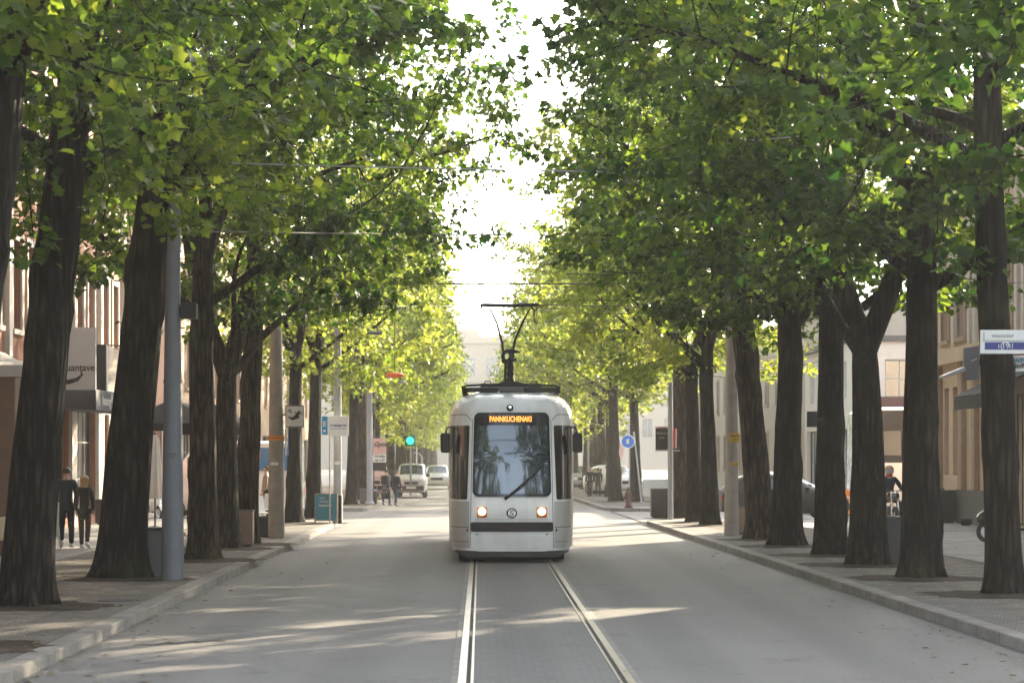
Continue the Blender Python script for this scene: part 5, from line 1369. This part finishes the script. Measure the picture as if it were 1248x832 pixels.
# overhead wires
def wire(label, a, b, r, mat='wire', sag=.1, extra=None, n=16):
    a, b = Vector(a), Vector(b)
    pts = [a.lerp(b, i/n) - Vector((0, 0, sag*4*(i/n)*(1 - i/n))) for i in range(n+1)]
    r *= 1.7
    t = thing('overhead_wire', label, 'wire', a)
    MB().tube([p - a for p in pts], r, 6).build('cable', mat, t)
    for e, f in (extra or []):
        q = a.lerp(b, e) - Vector((0, 0, sag*4*e*(1-e))) - a; dd = (b - a).normalized()
        MB().tube([q - dd*f, q - dd*f*.5, q, q + dd*f*.5, q + dd*f], [.012, .032, .02, .032, .012], 8).build('insulator', 'black_metal', t, smooth=50)
wire('thin contact wire running above the track over the tram pantograph', (TX, -10, 5.02), (TX, 290, 5.02), .002, sag=0.0)
wire('thin span wire between the leaning left tree and stout right tree, highest', P(182, 196, 37.7), P(1110, 215, 37.7), .007, 'wire_pale', .03)
wire('span wire from the blue-grey pole top to the right concrete pole', P(219, 282, 37.2), P(886, 286, 58), .008, sag=.03, extra=[(.62, .12)])
wire('thick span wire with black insulators just above the pantograph', P(411, 345, 69), P(884, 345, 58), .013, sag=.02, extra=[(.345, .22), (.41, .12)])
wire('thin wire slightly above the tram collector bar, towards the right pole', P(690, 334, 58), P(870, 334, 58), .010, sag=.01)
wire('low thin wire level with the collector bar on the right', P(640, 371, 60), P(960, 374, 51), .008, sag=.02)
wire('short diagonal stay wire right of the pantograph', P(628, 349, 61), P(700, 296, 60), .007, sag=.0)
wire('pale cable rising to the right picture edge past the slim trunk', P(790, 181, 44), P(1300, 128, 34), .009, 'wire_pale', .06)
wire('thin pale wire low over the left lane at the lamp post arm', P(417, 372, 69), P(590, 372, 75), .007, 'wire_pale', .03)
# ------------------------------------------------------------------ people
def person(label, loc, rotz, h=1.75, stride=.5, top='navy_cloth', legs='dark_cloth', hair='brown_hair', shoe='dark_shoe', coat=0.0, pack=None, slim=1.0, pose='walk', helmet=None, long_hair=False, group=None):
    k = h / 1.75
    t = thing('person', label, 'person', loc, rotz, group, scale=k)
    s = stride
    J = {'pel': (0, 0, .95), 'spi': (0, .01, 1.14), 'che': (0, 0, 1.33), 'nb': (0, -.01, 1.46), 'nk': (0, .0, 1.52), 'hd': (0, .015, 1.62), 'cr': (0, .01, 1.70), 'ns': (0, .118, 1.605), 'chn': (0, .08, 1.55)}
    E = [('pel', 'spi'), ('spi', 'che'), ('che', 'nb'), ('nb', 'nk'), ('nk', 'hd'), ('hd', 'cr'), ('hd', 'ns'), ('nk', 'chn')]
    Rr = {'pel': .12*slim, 'spi': .11*slim, 'che': .125*slim, 'nb': .075, 'nk': .052, 'hd': .088, 'cr': .07, 'ns': .016, 'chn': .035}
    for sd, n in ((-1, 'L'), (1, 'R')):
        a = s * sd
        J['sh'+n] = (sd*.175*slim, 0, 1.415); J['el'+n] = (sd*.225*slim, -.03 - a*.10, 1.13); J['wr'+n] = (sd*.225*slim, .05 - a*.22, .90); J['pa'+n] = (sd*.22*slim, .065 - a*.25, .84)
        J['hi'+n] = (sd*.088, 0, .88); J['kn'+n] = (sd*.092, .03 + a*.20, .49); J['an'+n] = (sd*.09, -.02 + a*.34, .085 + (.07 if a < -.2 else 0)); J['to'+n] = (sd*.10, .13 + a*.34, .035 + (.0 if a < -.2 else 0))
        if pose == 'ride':
            J['hi'+n] = (sd*.10, .0, .88); J['kn'+n] = (sd*.20, .40, .78); J['an'+n] = (sd*.19, .26, .36); J['to'+n] = (sd*.19, .42, .32)
            J['el'+n] = (sd*.28, .22, 1.18); J['wr'+n] = (sd*.30, .46, 1.08); J['pa'+n] = (sd*.30, .54, 1.06)
        E += [('che', 'sh'+n), ('sh'+n, 'el'+n), ('el'+n, 'wr'+n), ('wr'+n, 'pa'+n), ('pel', 'hi'+n), ('hi'+n, 'kn'+n), ('kn'+n, 'an'+n), ('an'+n, 'to'+n)]
        Rr.update({'sh'+n: .055*slim, 'el'+n: .040, 'wr'+n: .027, 'pa'+n: .032, 'hi'+n: .085*slim, 'kn'+n: .055, 'an'+n: .038, 'to'+n: .032})
        px, py, pz = J['pa'+n]
        J['ea'+n] = (sd*.085, .005, 1.615); Rr['ea'+n] = .018; E.append(('hd', 'ea'+n))
        for f, (dx, dy, ln) in enumerate(((0, .030, .075), (0, .010, .085), (0, -.010, .08), (0, -.028, .065))):
            J['f%d%s' % (f, n)] = (px - sd*.006, py + dy, pz - .04); J['g%d%s' % (f, n)] = (px - sd*.022, py + dy + .01, pz - .04 - ln*.7)
            Rr['f%d%s' % (f, n)] = .010; Rr['g%d%s' % (f, n)] = .008; E += [('pa'+n, 'f%d%s' % (f, n)), ('f%d%s' % (f, n), 'g%d%s' % (f, n))]
        J['th'+n] = (px - sd*.03, py + .045, pz - .02); J['tk'+n] = (px - sd*.035, py + .058, pz - .055); Rr['th'+n] = .011; Rr['tk'+n] = .009; E += [('pa'+n, 'th'+n), ('th'+n, 'tk'+n)]
    def sub(name, mat, keys, extra, sublev=1, mods=None):
        JJ = dict(J); JJ.update(mods or {})
        ks = list(keys); ix = {q: i for i, q in enumerate(ks)}
        ed = [(ix[a], ix[b]) for a, b in E if a in ix and b in ix]
        if mods and 'hem' in mods: ix['hem'] = len(ks); ks.append('hem'); ed.append((ix['pel'], ix['hem']))
        rr = [(Rr.get(q, .15) + (extra(q) if callable(extra) else extra)) for q in ks]
        me = skin_mesh([JJ[q] for q in ks], ed, rr, sublev, ix['pel'])
        return link(name, me, mat, t)
    body = sub('body', 'skin', list(J.keys()), 0.0)
    jk = ['pel', 'spi', 'che', 'nb', 'shL', 'elL', 'wrL', 'shR', 'elR', 'wrR']
    sub('jacket', top, jk, lambda q: .032 if q in ('pel', 'spi', 'che') else (.022 if q[:2] in ('sh', 'el') else .018), 1, {'hem': (0, 0, .95 - .12 - coat)} if True else None)
    sub('trousers', legs, ['pel', 'hiL', 'knL', 'anL', 'hiR', 'knR', 'anR'], .018)
    for n in 'LR':
        a, b = Vector(J['an'+n]), Vector(J['to'+n]); d = (b - a); d.z = 0; d = d.normalized() if d.length > 0 else Vector((0, 1, 0))
        MB().tube([a - d*.06 + Vector((0, 0, -.03)), a + Vector((0, 0, -.02)), a.lerp(b, .6), b + d*.05], [.036, .05, .045, .028], 10).build('shoe', shoe, t, smooth=60)
    if helmet:
        hm = MB().sphere((0, .015, 1.645), .135, .15, .14).build('helmet', helmet, t, smooth=60)
        MB().grid([[(.14*math.sin(a), .015 + .155*math.cos(a), z) for a in [-1 + i*.2 for i in range(11)]] for z in (1.57, 1.66)]).build('visor', 'greyboard', hm, smooth=60)
        MB().lathe([(.09, 1.47), (.105, 1.50), (.08, 1.54)], 16).build('scarf', 'red', t, smooth=50)
    else:
        m = MB(); rows = []
        for i in range(8):
            th = PI * i / 7 * (.62 if not long_hair else .70)
            rows.append([((.098 + (.012 if long_hair else 0)) * math.sin(th) * math.cos(a), -.012 + .108 * math.sin(th) * math.sin(a) - (.0 if math.sin(a) < .3 else .035*i/7), 1.635 + .098*math.cos(th) + (.07 * max(0, math.sin(a)) * i/7)) for a in [j*2*PI/20 for j in range(21)]])
        if long_hair: rows.append([(x*1.05, y*1.05 - .01, z - (.13 if y < .02 else .02)) for x, y, z in rows[-1]]); 
        m.grid(rows); m.build('hair', hair, t, smooth=70)
        for sd in (-1, 1): MB().sphere((sd*.034, .093, 1.628), .011, n=8, m=6).build('eye', 'black', t, smooth=60)
    if pack:
        pk = MB().box(-.15, .15, -.30, -.13, 1.02, 1.44).build('backpack', pack, t, bevel=.05)
    return t
def at_feet(px, ybase, Y, z=SW): p = P(px, ybase, Y); return Vector((p.x, Y, z))
person('man in dark navy jacket walking away on the left pavement', at_feet(81, 0, 49.8), .05, 1.69, .42, 'navy_cloth', 'dark_cloth', 'brown_hair', 'shoe', .0)
person('blonde woman in dark brown coat walking away beside the man', at_feet(103, 0, 49.5), -.05, 1.52, -.35, 'olive_cloth', 'brown_cloth', 'blonde', 'shoe', .16, slim=.88, long_hair=True)
person('person in grey jacket with dark backpack crossing the road left of the tram', at_feet(471, 0, 98.5, 0), -.5, 1.50, .5, 'grey_cloth', 'jean', 'brown_hair', 'dark_shoe', .0, 'black_canvas')
person('person in black jacket crossing the road beside the one with backpack', at_feet(482.5, 0, 97.5, 0), -.6, 1.46, -.5, 'dark_cloth', 'jean', 'brown_hair', 'dark_shoe')
person('person in dark coat standing right of the tram, left one of the pair', at_feet(719, 0, 114, SW), .3, 1.40, .2, 'dark_cloth', 'dark_cloth', 'blonde', 'dark_shoe', .1)
person('person in blue-black jacket standing right of the tram, right one of the pair', at_feet(729, 0, 114.5, SW), -.2, 1.36, .25, 'navy_cloth', 'jean', 'brown_hair', 'dark_shoe')
person('person in tan top half hidden behind the left concrete pole', at_feet(324.5, 0, 72.5, SW), PI/2, 1.62, .2, 'tan', 'brown_cloth', 'brown_hair', 'dark_shoe')

# ------------------------------------------------------------------ vehicles (front towards local -Y)
def vehicle(name, label, cat, loc, rotz, st, W, paint, wins, wscreen, rear=None, wheels=(), wr=.31, lower=None, lights=True, lamp_z=.65, group=None, band=None):
    """st: stations along the length (y, z_low, z_belt, z_top, half width, half width at the roof)"""
    t = thing(name, label, cat, loc, rotz, group)
    def ip(y, c):
        return pl(y, [(s[0], s[c]) for s in st])
    sec = lambda s: [(s[4]*.90, s[1]), (s[4]*.985, s[1] + .12), (s[4], (s[1] + s[2])/2), (s[4]*.985, s[2] - .06), (s[4]*.96, s[2]), (s[5], s[3] - .07), (s[5]*.9, s[3] - .015), (s[5]*.55, s[3] + .02)]
    rows = []
    for s in st:
        c = sec(s); rows.append([(-x, s[0], z) for x, z in c] + [(x, s[0], z) for x, z in reversed(c)])
    mb = MB(); mb.grid(rows); n = len(rows[0])
    mb.f += [(i*n, (i+1)*n, (i+1)*n + n - 1, i*n + n - 1) for i in range(len(rows) - 1)]
    mb.f.append(tuple(range(n))); mb.f.append(tuple((len(rows)-1)*n + i for i in range(n - 1, -1, -1)))
    mb.build('body', paint, t, smooth=35)
    def side(y, z, o):
        s = [ip(y, c) for c in range(6)]; f = (z - s[2]) / max(.05, s[3] - .07 - s[2])
        return s[4]*.96 + (s[5] - s[4]*.96) * f + o
    for a, b in wins:
        for sd in (-1, 1):
            rows = []
            for j in range(4):
                row = []
                for i in range(7):
                    y = a + (b - a)*i/6; zb, zt = ip(y, 2) + (.25 if band else .05), ip(y, 3) - (.75 if band else .13); zt = max(zt, zb + .02)
                    z = zb + (zt - zb)*j/3; row.append((sd*side(y, z, .006), y, z))
                rows.append(row)
            MB().grid(rows).build('side_window', 'car_glass', t, smooth=60)
    if band:
        for sd in (-1, 1):
            MB().grid([[(sd*side(y, ip(y, 2) + .01 + (ip(y, 3) - .10 - ip(y, 2)) * j/3, .003), y, ip(y, 2) + .01 + (ip(y, 3) - .10 - ip(y, 2)) * j/3) for y in [band[0] + (band[1]-band[0])*i/16 for i in range(17)]] for j in range(4)]).build('window_band', 'black', t, smooth=60)
    for nm, sp in (('windscreen', wscreen), ('rear_window', rear)):
        if not sp: continue
        a, b = sp; rows = []
        for j in range(6):
            y = a + (b - a)*j/5; row = []
            dz = (ip(b, 3) - ip(a, 3)); dy = b - a; L = math.hypot(dz, dy); ny, nz = (-abs(dz)/L if nm == 'windscreen' else abs(dz)/L), abs(dy)/L
            for i in range(9):
                x = (i/4 - 1) * ip(y, 5) * .86
                row.append((x, y + ny*.022, ip(y, 3) + .012 + nz*.022 - .03*(i/4 - 1)**2))
            rows.append(row)
        MB().grid(rows).build(nm, 'car_glass', t, smooth=60)
    for y in wheels:
        for sd in (-1, 1):
            w = MB().lathe([(wr*.72, -.09), (wr*.95, -.09), (wr, -.05), (wr, .05), (wr*.95, .09), (wr*.72, .09)], 24, (sd*(W/2 - .09), y, wr), 'x').build('wheel', 'black', t, smooth=40)
            MB().lathe([(.04, sd*.06), (wr*.70, sd*.085), (wr*.70, sd*.07), (wr*.3, sd*.10), (.02, sd*.105)], 20, (sd*(W/2 - .09), y, wr), 'x').build('rim', 'car_silver', w, smooth=40)
    y0, y1 = st[0][0], st[-1][0]; hw = st[0][4]
    if lights:
        for sd in (-1, 1):
            MB().box(*sorted((sd*hw*.55, sd*hw*.93)), y0 - .02, y0 + .12, lamp_z - .09, lamp_z + .09).build('headlight', 'chrome', t, bevel=.025)
            MB().box(*sorted((sd*st[-1][4]*.72, sd*st[-1][4]*.95)), y1 - .1, y1 + .02, lamp_z - .05, lamp_z + .15).build('tail_light', 'red', t, bevel=.02)
            k = wscreen[0] if wscreen else y0 + .8
            MB().box(*sorted((sd*(W/2 - .02), sd*(W/2 + .16))), k + .25, k + .37, ip(k + .3, 2), ip(k + .3, 2) + .17).build('wing_mirror', 'black', t, bevel=.03)
        MB().box(-hw*.5, hw*.5, y0 - .025, y0 + .1, lamp_z - .08, lamp_z + .07).build('grille', 'black', t, bevel=.02)
        MB().box(-hw*.95, hw*.95, y0 - .05, y0 + .15, st[0][1] + .02, st[0][1] + .24).build('bumper', lower or paint, t, bevel=.04)
        MB().box(-.24, .24, y0 - .06, y0 - .045, st[0][1] + .10, st[0][1] + .2).build('number_plate', 'white', t)
    return t
CAR = [(-2.0, .30, .62, .70, .74, .70), (-1.85, .24, .74, .82, .82, .76), (-1.05, .22, .86, .96, .85, .74), (-.75, .22, .88, 1.08, .85, .70), (-.15, .22, .90, 1.42, .86, .62), (.6, .22, .92, 1.46, .86, .62), (1.3, .22, .93, 1.38, .85, .60), (1.85, .24, .92, 1.05, .83, .66), (2.0, .30, .80, .92, .78, .68)]
VAN = [(-2.0, .34, .80, .88, .66, .62), (-1.85, .26, .92, 1.0, .72, .66), (-1.45, .24, 1.0, 1.10, .73, .66), (-.85, .24, 1.02, 1.60, .73, .62), (.6, .24, 1.04, 1.64, .73, .62), (1.75, .24, 1.04, 1.60, .73, .62), (1.9, .3, 1.0, 1.5, .72, .62)]
BUS = [(-4.5, .35, 1.75, 3.20, 1.15, 1.02), (-4.35, .3, 1.78, 3.4, 1.22, 1.06), (-4.0, .28, 1.80, 3.58, 1.25, 1.06), (0, .28, 1.80, 3.62, 1.25, 1.06), (4.2, .28, 1.80, 3.58, 1.25, 1.06), (4.4, .32, 1.78, 3.4, 1.24, 1.06)]
BOXVAN = [(-2.5, .36, .9, 1.0, .80, .74), (-2.35, .28, 1.05, 1.15, .90, .82), (-1.75, .26, 1.2, 1.35, .94, .82), (-1.15, .26, 1.25, 2.15, .95, .82), (-.6, .26, 1.4, 2.5, .96, .86), (2.3, .26, 1.4, 2.5, .96, .86), (2.5, .3, 1.35, 2.4, .94, .86)]
vehicle('delivery_van', 'white van driving towards us on the left lane by the traffic light', 'van', (P(501, 0, 118).x, 120, 0), 0, VAN, 1.46, 'car_white', [(-1.0, -.2), (-.1, .8)], (-1.42, -.88), (1.74, 1.89), (-1.3, 1.2), .28, 'black', lamp_z=.72)
v = vehicle('delivery_van', 'blue and white delivery van in the left side street behind the brown trunks', 'van', (-8.4, 80.0, 0), -PI/2, BOXVAN, 1.9, 'car_white', [(-1.2, -.55)], (-1.70, -1.18), None, (-1.6, 1.5), .34, 'black', lamp_z=.8)
for sd in (-1, 1):
    MB().box(*sorted((sd*.93, sd*.968)), -.5, 2.35, 1.55, 2.3).build('blue_panel', 'car_blue', v); MB().box(*sorted((sd*.935, sd*.972)), .2, 1.2, 1.95, 2.25).build('orange_graphic', 'orange_bright', v)
vehicle('minivan', 'pale pink van parked behind the Gym banner on the left', 'van', (P(449, 0, 108).x, 109, SW), .1, [tuple(a*(1.1 if i else 1) for i, a in enumerate(s)) for s in VAN], 1.6, 'pink', [(-1.0, -.2), (-.1, .8), (.9, 1.6)], (-1.42, -.88), (1.74, 1.89), (-1.3, 1.2), .3, 'black', lamp_z=.75)
vehicle('coach', 'white coach with dark window band in the right side street', 'coach', (16.6, 79.5, 0), PI/2, BUS, 2.5, 'car_white', [(-4.0, -2.6), (-2.5, -1.1), (-1.0, .4), (.5, 1.9), (2.0, 2.9), (3.0, 3.95)], None, None, (-2.9, 2.6), .45, 'car_blue', lamp_z=.8, band=(-4.1, 4.1))
vehicle('parked_car', 'white car parked in the right side street left of the coach', 'car', (10.7, 84.6, 0), PI/2, CAR, 1.72, 'car_white', [(-.55, .05), (.12, 1.2)], (-.98, -.2), (1.38, 1.8), (-1.25, 1.2), .31)
vehicle('parked_car', 'dark car parked in front of the white one in the right side street', 'car', (9.6, 77.0, 0), PI/2, CAR, 1.72, 'car_dark', [(-.55, .05), (.12, 1.2)], (-.98, -.2), (1.38, 1.8), (-1.25, 1.2), .31)
vehicle('parked_car', 'white car at the far right kerb behind the standing pair', 'car', (P(747, 0, 119).x, 119, SW), .35, CAR, 1.72, 'car_white', [(-.55, .05), (.12, 1.2)], (-.98, -.2), (1.38, 1.8), (-1.25, 1.2), .31)
vehicle('parked_car', 'pale silver car far away just right of the tram', 'car', (P(708, 0, 150).x, 150, 0), .05, CAR, 1.72, 'car_silver', [(-.55, .05), (.12, 1.2)], (-.98, -.2), (1.38, 1.8), (-1.25, 1.2), .31)
vehicle('parked_car', 'white car far away just left of the tram', 'car', (P(533, 0, 150).x, 150, 0), 0, CAR, 1.72, 'car_white', [(-.55, .05), (.12, 1.2)], (-.98, -.2), (1.38, 1.8), (-1.25, 1.2), .31)
def motorbike(label, loc, rot, front='black_gloss', body='black_gloss', scooter=False):
    t = thing('scooter' if scooter else 'motorcycle', label, 'scooter' if scooter else 'motorcycle', loc, rot)
    r = .24 if scooter else .31; wb = .62 if scooter else .70
    for y in (-wb, wb):
        w = MB().tube([(0, y + (r-.05)*math.cos(k*PI/14), r + (r-.05)*math.sin(k*PI/14)) for k in range(29)], .055, 10, caps=False).build('wheel', 'black', t, smooth=50)
        MB().lathe([(r*.62, -.03), (r*.66, 0), (r*.62, .03), (.05, .05), (.05, -.05)], 20, (0, y, r), 'x').build('rim', 'steel', w, smooth=40)
    for s in (-1, 1): MB().tube([(s*.09, -wb, r), (s*.08, -wb + .14, .72), (s*.07, -wb + .24, 1.0)], [.022, .026, .026], 8).build('fork', 'chrome', t, smooth=50)
    MB().tube([(-.36, -.28, 1.04), (-.2, -.36, 1.03), (0, -.38, 1.0), (.2, -.36, 1.03), (.36, -.28, 1.04)], .016, 8).build('handlebar', 'black_metal', t, smooth=50)
    for s in (-1, 1): m = MB().tube([(s*.26, -.38, 1.04), (s*.32, -.42, 1.18)], .008, 6).sphere((s*.33, -.42, 1.22), .07, .02, .05).build('mirror', 'black', t, smooth=50)
    hl = MB().lathe([(.03, .08), (.10, .04), (.115, -.03), (.10, -.06)], 20, (0, -.58, .88), 'y').build('headlamp', 'chrome', t, smooth=40); MB().lathe([(.10, -.0605), (.06, -.075), (.0, -.08)], 18, (0, -.58, .88), 'y').build('lens', 'car_glass', hl, smooth=50)
    if scooter:
        MB().grid([[(x*(.17 + .10*math.sin(PI*j/8)), -.46 + .10*abs(x) - .10*math.sin(PI*j/8) - .0*j, .25 + .72*j/8) for x in [(i/6 - 1) for i in range(13)]] for j in range(9)]).build('leg_shield', front, t, smooth=60)
        MB().sphere((0, .42, .52), .20, .45, .24).build('rear_body', body, t, smooth=60); MB().sphere((0, .30, .80), .15, .40, .07).build('seat', 'black', t, smooth=60); MB().box(-.15, .15, -.42, .12, .26, .32).build('footboard', body, t, bevel=.02)
        MB().grid([[(.09*math.sin(b), -wb + (r + .04)*math.cos(a), r + (r + .04)*math.sin(a) + .0*math.cos(b)) for b in (-1.2, -.6, 0, .6, 1.2)] for a in [.2 + k*.26 for k in range(11)]]).build('mudguard', front, t, smooth=60)
    else:
        MB().sphere((0, -.08, .86), .15, .32, .15).build('tank', body, t, smooth=60); MB().sphere((0, .42, .82), .14, .40, .07).build('seat', 'black', t, smooth=60); MB().box(-.14, .14, -.25, .25, .30, .62).build('engine', 'boxgrey', t, bevel=.05)
        MB().tube([(.16, -.1, .4), (.18, .3, .3), (.18, .85, .42)], [.03, .04, .05], 10).build('exhaust', 'chrome', t, smooth=50); MB().tube([(0, -.4, .95), (0, 0, .62), (0, wb, r)], .045, 8).build('frame', 'black_metal', t, smooth=50)
    return t
pm = Vector((P(1086, 0, 62).x, 62.0, SW))
motorbike('dark motorcycle with round headlamp ridden between the right trunks', pm, 0)
person('rider in dark clothes and tan helmet sitting on the motorcycle', pm + Vector((0, .32, -.02)), PI, 1.66, 0, 'navy_cloth', 'dark_cloth', helmet='helmet', pose='ride')
motorbike('cream and black scooter parked behind the slim right trunk', (11.75, 53.2, SW), PI/2, 'cream', 'black_gloss', True)
motorbike('black and white scooter parked behind the leaning tree on the left', (P(184, 0, 76).x, 75.8, 0), .6, 'white', 'black_gloss', True)
# ------------------------------------------------------------------ air, light, camera
import os
HZ = 0.0004
hb = MB().box(-120, 120, -25, 420, -1.2, 34).build('haze', None)
m, nt, out = new_mat('haze_air')
pv = nd(nt, 'ShaderNodeVolumePrincipled'); pv.inputs['Color'].default_value = (0.97, 0.97, 0.95, 1)
pv.inputs['Density'].default_value = HZ; pv.inputs['Anisotropy'].default_value = 0.35
nt.links.new(pv.outputs[0], out.inputs['Volume'])
hb.data.materials.append(m); hb['kind'] = 'stuff'
AZ, EL = R(30), R(18)
w = bpy.data.worlds.new('World'); SC.world = w; w.use_nodes = True
wn = w.node_tree; bg = wn.nodes['Background']
sky = wn.nodes.new('ShaderNodeTexSky'); sky.sky_type = 'NISHITA'; sky.sun_disc = False
sky.sun_elevation = EL; sky.sun_rotation = AZ; sky.air_density = 1.0; sky.dust_density = 2.5; sky.ozone_density = 1.0
hs = wn.nodes.new('ShaderNodeHueSaturation'); hs.inputs['Saturation'].default_value = 0.42
wn.links.new(sky.outputs[0], hs.inputs['Color']); wn.links.new(hs.outputs[0], bg.inputs[0]); bg.inputs[1].default_value = 0.15
sl = bpy.data.lights.new('sun', 'SUN'); sl.energy = 4.0; sl.angle = R(0.53); sl.color = (1.0, 0.84, 0.60)
so = bpy.data.objects.new('sun', sl); COL.objects.link(so)
d = Vector((math.sin(AZ)*math.cos(EL), math.cos(AZ)*math.cos(EL), math.sin(EL)))
so.rotation_euler = d.to_track_quat('Z', 'Y').to_euler(); so.location = (30, 60, 60)
cd = bpy.data.cameras.new('camera'); co = bpy.data.objects.new('camera', cd); COL.objects.link(co)
co.location = (0, 0, CAMH); co.rotation_euler = (R(90), 0, 0)
cd.lens = FPX / 1248 * 36; cd.sensor_width = 36; cd.shift_x = (624 - VX) / 1248; cd.shift_y = (VY - 416) / 1248
cd.clip_start = 0.1; cd.clip_end = 5000
cd.dof.use_dof = True; cd.dof.focus_distance = TY + .3; cd.dof.aperture_fstop = 3.5
SC.camera = co
SC.view_settings.view_transform = 'Standard'; SC.view_settings.look = 'None'; SC.view_settings.gamma = 1.0
SC.view_settings.exposure = 2.3
SC.cycles.use_denoising = True
SC.cycles.max_bounces = 8; SC.cycles.diffuse_bounces = 4; SC.cycles.glossy_bounces = 3; SC.cycles.transmission_bounces = 6; SC.cycles.transparent_max_bounces = 6; SC.cycles.volume_bounces = 1
SC.cycles.sample_clamp_indirect = 6.0
